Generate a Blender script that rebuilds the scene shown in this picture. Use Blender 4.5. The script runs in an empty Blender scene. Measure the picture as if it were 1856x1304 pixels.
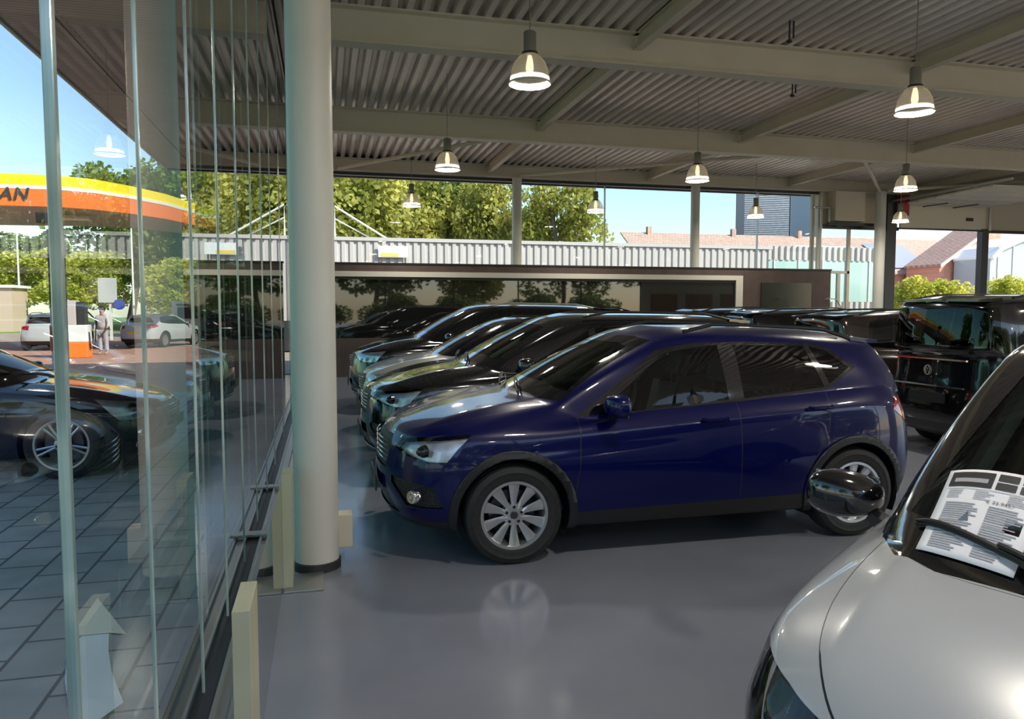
import bpy, bmesh, math, random
from mathutils import Vector, Matrix
R_=math.radians
sc=bpy.context.scene
# ------------------------------------------------------------------ camera, sky, sun, exposure
CAMH=1.67
cam_d=bpy.data.cameras.new('camera'); cam=bpy.data.objects.new('camera',cam_d); sc.collection.objects.link(cam)
cam_d.sensor_width=36; cam_d.lens=36*1363/1856; cam_d.clip_start=.05; cam_d.clip_end=2000
cam.location=(0,0,CAMH); cam.rotation_euler=(R_(90-3.86),0,R_(-14))
sc.camera=cam
w=bpy.data.worlds.new('sky'); sc.world=w; w.use_nodes=True
nt=w.node_tree; bg=nt.nodes['Background']
sky=nt.nodes.new('ShaderNodeTexSky'); sky.sky_type='NISHITA'; sky.sun_disc=False
sky.sun_elevation=R_(40); sky.sun_rotation=R_(133); sky.air_density=1.0; sky.dust_density=.6; sky.ozone_density=1.5
nt.links.new(sky.outputs[0],bg.inputs[0]); bg.inputs[1].default_value=.15
sd=bpy.data.lights.new('sun','SUN'); sun=bpy.data.objects.new('sun',sd); sc.collection.objects.link(sun)
sd.energy=4.2; sd.angle=R_(.6); sd.color=(1,.93,.82)
sun.rotation_euler=Vector((.80,-.75,.92)).to_track_quat('Z','Y').to_euler()
sc.view_settings.view_transform='Standard'; sc.view_settings.look='None'
sc.view_settings.gamma=1; sc.view_settings.use_curve_mapping=False
sc.view_settings.exposure=.95
sc.cycles.max_bounces=10; sc.cycles.transparent_max_bounces=24; sc.cycles.use_denoising=True
sc.cycles.sample_clamp_indirect=6; sc.cycles.caustics_reflective=False; sc.cycles.caustics_refractive=False

# ------------------------------------------------------------------ helpers
COL=sc.collection
def link(o,parent=None):
    COL.objects.link(o)
    if parent: o.parent=parent
    return o
def tag(o,label=None,cat=None,group=None,kind=None):
    if label:o['label']=label
    if cat:o['category']=cat
    if group:o['group']=group
    if kind:o['kind']=kind
    return o
def empty(name,loc=(0,0,0),rz=0,label=None,cat=None,group=None,kind=None,parent=None):
    o=bpy.data.objects.new(name,None); o.location=loc; o.rotation_euler=(0,0,rz); o.empty_display_size=.1
    link(o,parent); return tag(o,label,cat,group,kind)
class MB:
    def __init__(s): s.v=[];s.f=[];s.m=[]
    def add(s,vs,fs,mi=0):
        n=len(s.v); s.v+=[tuple(v) for v in vs]; s.f+=[tuple(i+n for i in f) for f in fs]; s.m+=[mi]*len(fs); return s
    def box(s,x0,x1,y0,y1,z0,z1,mi=0,M=None):
        vs=[Vector((x,y,z)) for z in(z0,z1) for y in(y0,y1) for x in(x0,x1)]
        if M is not None: vs=[M@v for v in vs]
        return s.add(vs,[(0,2,3,1),(4,5,7,6),(0,1,5,4),(2,6,7,3),(0,4,6,2),(1,3,7,5)],mi)
    def quad(s,a,b,c,d,mi=0): return s.add([a,b,c,d],[(0,1,2,3)],mi)
    def lathe(s,prof,n=24,M=None,mi=0,close=False):
        # prof: (r,z) list about local Z
        vs=[];fs=[];k=len(prof)
        for i in range(n):
            a=2*math.pi*i/n
            for r,z in prof:
                v=Vector((r*math.cos(a),r*math.sin(a),z)); vs.append(M@v if M is not None else v)
        for i in range(n):
            j=(i+1)%n
            for q in range(k if close else k-1):
                p=(q+1)%k; fs.append((i*k+q,j*k+q,j*k+p,i*k+p))
        return s.add(vs,fs,mi)
    def tube(s,pts,r,n=8,mi=0,cap=True):
        pts=[Vector(p) for p in pts]; k=len(pts); vs=[];fs=[]
        rr=r if isinstance(r,(list,tuple)) else [r]*k
        up=Vector((0,0,1))
        for i,p in enumerate(pts):
            t=(pts[min(i+1,k-1)]-pts[max(i-1,0)]).normalized()
            u=t.cross(up)
            if u.length<.1: u=t.cross(Vector((0,1,0)))
            u.normalize(); w_=u.cross(t)
            for j in range(n):
                a=2*math.pi*j/n+math.pi/n; vs.append(p+(u*math.cos(a)+w_*math.sin(a))*rr[i])
        for i in range(k-1):
            for j in range(n):
                q=(j+1)%n; fs.append((i*n+j,i*n+q,(i+1)*n+q,(i+1)*n+j))
        if cap: fs.append(tuple(range(n))[::-1]); fs.append(tuple((k-1)*n+j for j in range(n)))
        return s.add(vs,fs,mi)
    def prism(s,poly,d,axis='y',o=0,mi=0):
        # poly 2D in the two other axes, extruded from o to o+d along axis
        n=len(poly)
        def P(a,b,c): return {'y':(a,c,b),'x':(c,a,b),'z':(a,b,c)}[axis]
        vs=[P(a,b,o) for a,b in poly]+[P(a,b,o+d) for a,b in poly]
        fs=[tuple(range(n)),tuple(range(2*n-1,n-1,-1))]+[(i,(i+1)%n,(i+1)%n+n,i+n)[::-1] for i in range(n)]
        return s.add(vs,fs,mi)
    def build(s,name,mat,parent=None,smooth=False,bevel=0,**t):
        me=bpy.data.meshes.new(name); me.from_pydata(s.v,[],s.f)
        mats=mat if isinstance(mat,(list,tuple)) else [mat]
        for q in mats: me.materials.append(q)
        if len(mats)>1:
            for p,i in zip(me.polygons,s.m): p.material_index=i
        bm=bmesh.new(); bm.from_mesh(me); bmesh.ops.recalc_face_normals(bm,faces=bm.faces); bm.to_mesh(me); bm.free()
        if smooth:
            me.polygons.foreach_set('use_smooth',[True]*len(me.polygons)); me.set_sharp_from_angle(angle=R_(38))
        o=bpy.data.objects.new(name,me); link(o,parent); tag(o,**t)
        if bevel:
            b=o.modifiers.new('bevel','BEVEL'); b.width=bevel; b.segments=2; b.limit_method='ANGLE'
        return o
def copy_tree(o,parent=None):
    c=o.copy(); COL.objects.link(c); c.parent=parent
    for ch in list(o.children): copy_tree(ch,c)
    return c

# ------------------------------------------------------------------ materials
def mat(name,col,rough=.5,metal=0,coat=0,spec=.5,emit=None,es=1):
    m=bpy.data.materials.new(name); m.use_nodes=True; b=m.node_tree.nodes['Principled BSDF']
    b.inputs['Base Color'].default_value=(*col,1); b.inputs['Roughness'].default_value=rough
    b.inputs['Metallic'].default_value=metal; b.inputs['Coat Weight'].default_value=coat; b.inputs['Coat Roughness'].default_value=.03
    b.inputs['Specular IOR Level'].default_value=spec
    if emit: b.inputs['Emission Color'].default_value=(*emit,1); b.inputs['Emission Strength'].default_value=es
    return m
def noisy(name,c1,c2,scale=5,rough=.5,bump=0,metal=0,detail=6,stretch=(1,1,1),rv=0,spec=.5,contrast=(.35,.65),coat=0):
    m=mat(name,c1,rough,metal,coat=coat,spec=spec); n=m.node_tree; b=n.nodes['Principled BSDF']
    tc=n.nodes.new('ShaderNodeTexCoord'); mp=n.nodes.new('ShaderNodeMapping'); mp.inputs['Scale'].default_value=stretch
    t=n.nodes.new('ShaderNodeTexNoise'); t.inputs['Scale'].default_value=scale; t.inputs['Detail'].default_value=detail
    n.links.new(tc.outputs['Object'],mp.inputs[0]); n.links.new(mp.outputs[0],t.inputs['Vector'])
    r=n.nodes.new('ShaderNodeValToRGB'); r.color_ramp.elements[0].color=(*c1,1); r.color_ramp.elements[1].color=(*c2,1)
    r.color_ramp.elements[0].position,r.color_ramp.elements[1].position=contrast
    n.links.new(t.outputs['Fac'],r.inputs[0]); n.links.new(r.outputs[0],b.inputs['Base Color'])
    if bump:
        bp=n.nodes.new('ShaderNodeBump'); bp.inputs['Strength'].default_value=bump; bp.inputs['Distance'].default_value=.02
        n.links.new(t.outputs['Fac'],bp.inputs['Height']); n.links.new(bp.outputs[0],b.inputs['Normal'])
    if rv:
        mr=n.nodes.new('ShaderNodeMapRange'); mr.inputs[3].default_value=rough-rv; mr.inputs[4].default_value=rough+rv
        n.links.new(t.outputs['Fac'],mr.inputs[0]); n.links.new(mr.outputs[0],b.inputs['Roughness'])
    return m
def glass(name,tint,refl=1.0,ior=1.5,add=0.0,rough=0.0):
    m=bpy.data.materials.new(name); m.use_nodes=True; n=m.node_tree; n.nodes.clear()
    o=n.nodes.new('ShaderNodeOutputMaterial'); mx=n.nodes.new('ShaderNodeMixShader'); t=n.nodes.new('ShaderNodeBsdfTransparent')
    g=n.nodes.new('ShaderNodeBsdfGlossy'); g.inputs['Roughness'].default_value=rough; f=n.nodes.new('ShaderNodeFresnel'); f.inputs[0].default_value=ior
    ma=n.nodes.new('ShaderNodeMath'); ma.operation='MULTIPLY_ADD'; ma.inputs[1].default_value=refl; ma.inputs[2].default_value=add; ma.use_clamp=True
    geo=n.nodes.new('ShaderNodeNewGeometry')   # thin sheet: same fresnel from both faces
    vm=n.nodes.new('ShaderNodeVectorMath'); vm.operation='DOT_PRODUCT'; n.links.new(geo.outputs['Normal'],vm.inputs[0]); n.links.new(geo.outputs['Incoming'],vm.inputs[1])
    ab=n.nodes.new('ShaderNodeMath'); ab.operation='ABSOLUTE'; n.links.new(vm.outputs['Value'],ab.inputs[0])
    s1=n.nodes.new('ShaderNodeMath'); s1.operation='SUBTRACT'; s1.inputs[0].default_value=1; n.links.new(ab.outputs[0],s1.inputs[1])
    pw=n.nodes.new('ShaderNodeMath'); pw.operation='POWER'; pw.inputs[1].default_value=5; n.links.new(s1.outputs[0],pw.inputs[0])
    f0=((ior-1)/(ior+1))**2
    sch=n.nodes.new('ShaderNodeMath'); sch.operation='MULTIPLY_ADD'; sch.inputs[1].default_value=1-f0; sch.inputs[2].default_value=f0
    n.links.new(pw.outputs[0],sch.inputs[0]); n.links.new(sch.outputs[0],ma.inputs[0]); n.nodes.remove(f)
    t.inputs[0].default_value=(*tint,1)
    n.links.new(ma.outputs[0],mx.inputs[0]); n.links.new(t.outputs[0],mx.inputs[1]); n.links.new(g.outputs[0],mx.inputs[2]); n.links.new(mx.outputs[0],o.inputs[0])
    return m
def brick(name,c1,c2,cm,sx,sy,mortar=.02,rough=.8,off=.5,rot=0,bump=.3,squash=1,axes='XY'):
    m=mat(name,c1,rough); n=m.node_tree; b=n.nodes['Principled BSDF']
    tc=n.nodes.new('ShaderNodeTexCoord'); mp=n.nodes.new('ShaderNodeMapping'); mp.inputs['Rotation'].default_value=(0,0,rot)
    t=n.nodes.new('ShaderNodeTexBrick'); t.inputs['Scale'].default_value=1; t.inputs['Brick Width'].default_value=sx; t.inputs['Row Height'].default_value=sy
    t.inputs['Mortar Size'].default_value=mortar; t.inputs['Mortar Smooth'].default_value=.1; t.offset=off
    t.inputs['Color1'].default_value=(*c1,1); t.inputs['Color2'].default_value=(*c2,1); t.inputs['Mortar'].default_value=(*cm,1)
    src=tc.outputs['Object']
    if axes!='XY':
        sp=n.nodes.new('ShaderNodeSeparateXYZ'); cb=n.nodes.new('ShaderNodeCombineXYZ'); n.links.new(src,sp.inputs[0])
        n.links.new(sp.outputs[axes[0]],cb.inputs[0]); n.links.new(sp.outputs[axes[1]],cb.inputs[1]); src=cb.outputs[0]
    n.links.new(src,mp.inputs[0]); n.links.new(mp.outputs[0],t.inputs['Vector'])
    nz=n.nodes.new('ShaderNodeTexNoise'); nz.inputs['Scale'].default_value=3; n.links.new(src,nz.inputs['Vector'])
    mx=n.nodes.new('ShaderNodeMix'); mx.data_type='RGBA'; mx.blend_type='MULTIPLY'; mx.inputs[0].default_value=.6
    rr=n.nodes.new('ShaderNodeValToRGB'); rr.color_ramp.elements[0].position=.3; rr.color_ramp.elements[0].color=(.6,.6,.6,1); rr.color_ramp.elements[1].position=.7
    n.links.new(nz.outputs['Fac'],rr.inputs[0]); n.links.new(t.outputs['Color'],mx.inputs[6]); n.links.new(rr.outputs[0],mx.inputs[7])
    n.links.new(mx.outputs[2],b.inputs['Base Color'])
    if bump:
        bp=n.nodes.new('ShaderNodeBump'); bp.inputs['Strength'].default_value=bump; bp.inputs['Distance'].default_value=.01; bp.invert=True
        n.links.new(t.outputs['Fac'],bp.inputs['Height']); n.links.new(bp.outputs[0],b.inputs['Normal'])
    return m
M={}
M['floor']=noisy('epoxy_floor',(.225,.24,.285),(.265,.28,.325),1.3,.17,.015,detail=8,rv=.05,spec=.6)
M['steel']=noisy('painted_steel',(.72,.65,.49),(.76,.69,.53),2,.45)
M['deck']=noisy('deck_steel',(.74,.66,.58),(.84,.76,.67),1.2,.30,metal=.2)
M['column']=noisy('column_paint',(.72,.70,.62),(.76,.74,.66),2,.4)
M['wall']=mat('cream_wall',(.74,.66,.50),.6)
M['brown']=noisy('brown_wall',(.075,.052,.045),(.095,.068,.058),3,.6)
M['black']=mat('black_plastic',(.012,.012,.013),.45)
M['mesh']=noisy('grille_mesh',(.006,.006,.006),(.03,.03,.03),90,.4,.6)
M['blackgl']=mat('gloss_black',(.004,.004,.005),.08,coat=1)
M['rubber']=noisy('tyre_rubber',(.012,.012,.012),(.02,.02,.02),30,.65)
M['chrome']=mat('chrome',(.8,.8,.8),.08,1)
M['alloy']=mat('alloy',(.62,.63,.64),.28,.85)
M['alloydark']=mat('dark_alloy',(.10,.10,.11),.3,.8)
M['white']=mat('white_plastic',(.8,.8,.78),.35)
M['wframe']=mat('white_frame',(.62,.60,.53),.4)
M['darksteel']=mat('dark_steel',(.045,.047,.05),.4,.3)
M['alu']=mat('aluminium',(.42,.43,.42),.35,.8)
M['redlens']=mat('red_lens',(.35,.006,.008),.12,coat=1)
M['reflector']=noisy('lamp_reflector',(.55,.58,.62),(.85,.88,.92),14,.25,.0,.6)
M['seat']=noisy('seat_cloth',(.10,.115,.115),(.14,.155,.155),60,.85)
M['seatlight']=mat('seat_side',(.30,.38,.37),.6)
M['cabin']=mat('cabin_plastic',(.03,.03,.03),.6)
M['cabinlight']=mat('cabin_lining',(.20,.22,.17),.8)
M['carglass']=glass('car_glass',(.42,.47,.44),1.0,1.5)
M['darkglass']=glass('privacy_glass',(.07,.085,.08),1.2,1.5)
M['darkrefl']=mat('lamp_dark',(.03,.03,.028),.25,.3)
M['opaqueglass']=mat('dark_window_glass',(.003,.004,.005),.03,coat=0,spec=.8)
M['lenscover']=glass('lamp_cover',(.9,.92,.95),1.2,1.5)
M['facade']=glass('facade_glass',(.86,.95,.91),1.35,1.52)
M['facade2']=glass('facade_glass_thick',(.46,.70,.63),1.35,1.52)
M['glassedge']=noisy('glass_edge',(.30,.44,.43),(.62,.70,.62),1.5,.12,metal=.3,stretch=(1,1,2))

def paint(name,col,metal=.3,rough=.32,coat=1,spec=.5):
    m=mat(name,col,rough,metal,coat=coat,spec=spec); return m

# ------------------------------------------------------------------ car builder
def inpoly(p,poly):
    x,y=p; c=False; n=len(poly); j=n-1
    for i in range(n):
        xi,yi=poly[i]; xj,yj=poly[j]
        if (yi>y)!=(yj>y) and x<(xj-xi)*(y-yi)/(yj-yi)+xi: c=not c
        j=i
    return c
AX={'y':(0,2),'x':(1,2),'z':(0,1)}
def cut(bm,poly,proj,flt,mi):
    """cookie-cut the shell by a polygon projected along an axis; faces inside get material index mi"""
    a,b=AX[proj]; n=len(poly); ax=Vector((proj=='x',proj=='y',proj=='z'))
    for i in range(n):
        p,q=poly[i],poly[(i+1)%n]
        P=Vector((0,0,0)); P[a],P[b]=p; Q=Vector((0,0,0)); Q[a],Q[b]=q
        if (Q-P).length<1e-6: continue
        no=(Q-P).cross(ax).normalized()
        lo=(min(p[0],q[0])-.004,min(p[1],q[1])-.004); hi=(max(p[0],q[0])+.004,max(p[1],q[1])+.004)
        fs=[]
        for f in bm.faces:
            vs=[v.co for v in f.verts]
            if max(v[a] for v in vs)<lo[0] or min(v[a] for v in vs)>hi[0] or max(v[b] for v in vs)<lo[1] or min(v[b] for v in vs)>hi[1]: continue
            if flt(f): fs.append(f)
        if not fs: continue
        g=set(fs)
        for f in fs: g.update(f.edges); g.update(f.verts)
        bmesh.ops.bisect_plane(bm,geom=list(g),plane_co=P,plane_no=no,dist=1e-4)
    for f in bm.faces:
        if flt(f):
            c=f.calc_center_median()
            if inpoly((c[a],c[b]),poly): f.material_index=mi
def circle(cx,cz,r,n=28): return [(cx+r*math.cos(2*math.pi*i/n),cz+r*math.sin(2*math.pi*i/n)) for i in range(n)]

def shell(p,level):
    L,W,H,fo,wb=p['L'],p['W'],p['H'],p['fo'],p['wb']; hw=W/2; gc=p['gc']; xrw=fo+wb
    zf,zc,xc,xr,xe,xb,zb=p['zf'],p['zc'],p['xc'],p['xr'],p['xe'],p['xb'],p['zb']; tr=p['tr']
    b0,b1=p['b0'],p['b1']
    nose=p.get('nose',.26)
    mid=[fo+.42+(wb-.84)*k/4 for k in range(5)]
    base=[(0,0),(nose*.10,.36),(nose*.36,.70),(nose,.925),(min(fo*.62,fo-.3),.985),(fo,1)]+[(x,1) for x in mid]+[(xrw,1),(xrw+.34,.985),(L-.20,.91),(L-.07,.68),(L-.015,.35),(L,0)]
    NC=len(base)  # 17
    wf=[1,1,1,1,.45]+[0]*12; wr=[0]*12+[.45,1,1,1,1]
    def ring(zF,zS0,zS1,zR,iF,iS,iR):
        out=[]
        for k,(x,yy) in enumerate(base):
            t=min(1,max(0,(x-fo)/(wb))); zs=zS0+(zS1-zS0)*t
            z=zF*wf[k]+zR*wr[k]+zs*(1-wf[k]-wr[k])
            out.append([x+iF*wf[k]-iR*wr[k],yy*(hw-iS),z])
        return out
    rings=[]
    r=ring(gc+.02,gc,gc,gc+.04,.2,.12,.15); rings.append([[a,0,c] for a,b,c in r])
    rings.append(ring(gc+.02,gc,gc,gc+.04,.17,.14,.13))
    rings.append(ring(gc+.05,gc+.03,gc+.03,gc+.09,.07,.04,.06))
    rings.append(ring(.36,.34,.36,.40,.015,.025,.01))
    rings.append(ring(.50,.50,.52,.56,0,.012,0))
    rings.append(ring(.64,.66,.68,.74,.01,.0,.02))
    rings.append(ring(zf-.10,b0-.19,b1-.21,.90,.035,.022,.045))
    r7=ring(zf,b0-.10,b1-.12,zb-.06,.13,.035,.075); rings.append(r7)
    # belt / cowl ring
    cw=p.get('cw',1); xa0=xc+.21*cw-.21
    b=[(xc,0,zc),(xc+.015*cw,.34*hw,zc-.003),(xc+.075*cw,.64*hw,zc-.015),(xc+.21*cw,.80*hw,zc-.04),(xa0+.36,.855*hw,b0+.005),(xa0+.55,.87*hw,b0+.008)]
    xs=xa0+.75; xl=xb-.42
    for k in range(6):
        t=k/5; b.append((xs+(xl-xs)*t,.875*hw-.012*hw*(k>=4),b0+(b1-b0)*((xs+(xl-xs)*t-fo)/wb)))
    b+=[(xb-.22,.845*hw,b1+.01),(xb-.04,.74*hw,zb),(xb+.04,.54*hw,zb),(xb+.07,.28*hw,zb),(xb+.08,0,zb)]
    for q in (1,2):
        t=q/3.; rr=[]
        for k in range(NC):
            A,B=Vector(r7[k]),Vector(b[k]); v=A.lerp(B,t)
            if k<=3: v.z+=p.get('hb',.028)*4*t*(1-t)*(1 if k<3 else .6)+(-.004,-.010,.010,.004)[k]
            if 4<=k<=5: v.z+=.012
            if 4<=k<=12: v.y+=.006
            rr.append(list(v))
        rings.append(rr)
    rings.append([list(x) for x in b])
    ze=H-.075
    t_=[(xr,0,H-.055),(xr+.012,.36*tr,H-.057),(xr+.055,.72*tr,H-.068),(xr+.15,.93*tr,ze-.015),(xr+.32,.99*tr,ze-.002),(xr+.5,tr,ze+.002)]
    x2=xe-.45
    for k in range(6):
        t=k/5; t_.append((xr+.68+(x2-xr-.68)*t,tr*(1-.04*t*t),ze-p.get('rd',.03)*t*t))
    re=H-.075-p.get('rd',.03)
    t_+=[(xe-.24,.93*tr,re-.005),(xe-.07,.85*tr,re-.01),(xe-.01,.62*tr,re+.005),(xe+.01,.32*tr,re+.015),(xe+.015,0,re+.018)]
    m_=[]
    for k in range(NC):
        A,B=Vector(b[k]),Vector(t_[k]); v=A.lerp(B,.5)
        if k<=3: v.x-=.045; v.z+=.01
        elif k>=13: v.x+=p.get('rb',.04)
        if 3<=k<=13: v.y+=.028
        m_.append(list(v))
    rings.append(m_)
    rings.append([list(x) for x in t_])
    i_=[];c_=[]
    for k in range(NC):
        v=Vector(t_[k]); f=k/(NC-1); fx=xr+.30+(xe-.2-xr-.30)*f
        dz=p.get('rd',.03)*max(0,(v.x-xr-.7)/(xe-xr-.7))**2
        i_.append([v.x*.62+fx*.38+(0.03 if k<3 else 0),v.y*.66,H-.017-dz]); c_.append([v.x*.3+fx*.7,0,H-dz*.9])
    rings+= [i_,c_]
    if 'tweak' in p: p['tweak'](rings)
    bm=bmesh.new(); cr=bm.edges.layers.float.new('crease_edge'); V=[]
    NR=len(rings)
    for sgn in(1,-1):
        g=[]
        for ri,rg in enumerate(rings):
            row=[]
            for k,(x,y,z) in enumerate(rg):
                if sgn==-1 and abs(y)<1e-6: row.append(V[0][ri][k]); continue
                row.append(bm.verts.new((x,sgn*y,z)))
            g.append(row)
        V.append(g)
    def face(vs):
        u=[]
        for v in vs:
            if v not in u: u.append(v)
        if len(u)>2:
            try: bm.faces.new(u)
            except ValueError: pass
    for s,g in enumerate(V):
        for i in range(NR-1):
            for k in range(NC-1):
                q=[g[i][k],g[i][k+1],g[i+1][k+1],g[i+1][k]]
                face(q if s==0 else q[::-1])
    CR={2:.35,6:p.get('cr6',.45),7:p.get('cr7',.25),10:.75,12:.35}
    bm.edges.ensure_lookup_table()
    for g in V:
        for i,cv in CR.items():
            for k in range(NC-1):
                e=bm.edges.get((g[i][k],g[i][k+1]))
                if e: e[cr]=max(e[cr],cv if not(i==7 and k>3) else p.get('cr7s',.1))
        for i in(7,8,9):
            e=bm.edges.get((g[i][2],g[i+1][2]))
            if e:e[cr]=.55
        for i in(10,11):
            e=bm.edges.get((g[i][3],g[i+1][3])); 
            if e:e[cr]=.4
            e=bm.edges.get((g[i][13],g[i+1][13]))
            if e:e[cr]=.6
        for k in range(12,NC-1):
            e=bm.edges.get((g[6][k],g[6][k+1])); e[cr]=.8
    me=bpy.data.meshes.new('tmp'); bm.to_mesh(me); bm.free()
    o=bpy.data.objects.new('tmp',me); COL.objects.link(o)
    sb=o.modifiers.new('s','SUBSURF'); sb.levels=level; sb.render_levels=level
    dg=bpy.context.evaluated_depsgraph_get(); me2=bpy.data.meshes.new_from_object(o.evaluated_get(dg))
    bpy.data.objects.remove(o); bpy.data.meshes.remove(me)
    bm=bmesh.new(); bm.from_mesh(me2); bpy.data.meshes.remove(me2)
    bmesh.ops.remove_doubles(bm,verts=bm.verts,dist=1e-5)
    bmesh.ops.recalc_face_normals(bm,faces=bm.faces)
    return bm

def split(bm,mi,name,mt,parent,offset=0,solid=0,smooth=True,key=None,label=None):
    """move the faces with index mi into objects of their own, one per key value (e.g. side of the car)"""
    groups={}
    for f in bm.faces:
        if f.material_index==mi: groups.setdefault(key(f.calc_center_median()) if key else 0,[]).append(f)
    res=[]
    for kk in sorted(groups):
        vm={};vs=[];out=[]
        for f in groups[kk]:
            l=[]
            for v in f.verts:
                if v not in vm: vm[v]=len(vs); vs.append(v.co+v.normal*offset)
                l.append(vm[v])
            out.append(l)
        me=bpy.data.meshes.new(name); me.from_pydata(vs,[],out); me.materials.append(mt)
        me.polygons.foreach_set('use_smooth',[smooth]*len(out))
        o=bpy.data.objects.new(name,me); link(o,parent)
        if label:o['label']=label
        if solid:
            s=o.modifiers.new('s','SOLIDIFY'); s.thickness=solid; s.offset=0
        res.append(o)
    fs=[f for g in groups.values() for f in g]
    if fs: bmesh.ops.delete(bm,geom=fs,context='FACES')
    return res
SIDE=lambda c:c.y>0

def wheel(parent,x,y,R,rim,width,side,style,detail=True,rimmat='alloy'):
    w_=empty('wheel',(x,y,R),0,parent=parent)
    Mx=Matrix.Rotation(R_(90)*(-side),4,'X')   # local z -> outward
    h=width/2
    seg=56 if detail else 28
    tp=[(rim-.005,-h*.86),(rim+.02,-h*.98),(R-.05,-h*1.02),(R-.015,-h*.9),(R,-h*.7),(R,-h*.3),(R-.006,-h*.28),(R-.006,-h*.22),(R,-h*.2),(R,h*.2),(R-.006,h*.22),(R-.006,h*.28),(R,h*.3),(R,h*.7),(R-.012,h*.9),(R-.045,h*1.02),(R-.05,h*.99),(rim+.03,h*1.0),(rim+.012,h*.95),(rim-.008,h*.88)]
    MB().lathe(tp,seg,Mx).build('tyre',M['rubber'],w_,True)
    b=MB().lathe([(rim-.01,-h*.86),(rim-.012,h*.86),(rim+.004,h*.9),(rim+.004,h*.93),(rim-.014,h*.92),(rim-.022,h*.78),(rim-.03,h*.3),(rim-.03,-h*.7)],seg,Mx)
    zc_=h*.62
    n,wi,wo,pair=style
    def spoke(a,wi,wo,mi=0):
        ca,sa=math.cos(a),math.sin(a); vs=[]
        for r,wd,z in((.045,wi,zc_+.01),(rim*.5,wi+(wo-wi)*.4,zc_+.004),(rim*.93,wo,h*.80)):
            for s_ in(-1,1):
                for dz in(0,-.035):
                    px,py=r,s_*wd*(1 if dz==0 else .7); vs.append(Mx@Vector((px*ca-py*sa,px*sa+py*ca,z+dz)))
            vs.append(Mx@Vector((r*ca,r*sa,z+.006)))
        fs=[]
        for q in(0,5):
            a0,a1,a2,a3,a4=q,q+1,q+2,q+3,q+4; b0,b1,b2,b3,b4=q+5,q+6,q+7,q+8,q+9
            fs+=[(a0,b0,b4,a4),(a4,b4,b2,a2),(a1,b1,b0,a0),(a2,b2,b3,a3)]
        b.add(vs,fs,mi)
    for k in range(n):
        a=2*math.pi*k/n+math.pi/2
        if pair:
            spoke(a-pair,wi,wo); spoke(a+pair,wi,wo)
        else: spoke(a,wi,wo)
    b.lathe([(0,zc_+.016),(.03,zc_+.016),(.072,zc_+.01),(.078,zc_-.03)],24,Mx)
    if detail:
        for k in range(5):
            a=2*math.pi*k/5+.3; T=Mx@Matrix.Translation((.052*math.cos(a),.052*math.sin(a),zc_))
            b.lathe([(0,.0185),(.010,.0185),(.0115,.006)],10,T,1)
    b.build('rim',[M[rimmat],M['black']],w_,True)
    MB().lathe([(.0,-.02),(rim*.70,-.02),(rim*.70,0.0),(0,0.0)],28,Mx).build('brake_disc',M['alloydark'],w_,True)
    if detail: MB().lathe([(0,zc_+.021),(.022,zc_+.021),(.027,zc_+.017),(.030,zc_+.012)],20,Mx).build('hub_cap',M['alloydark'],w_,True)
    return w_

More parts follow.
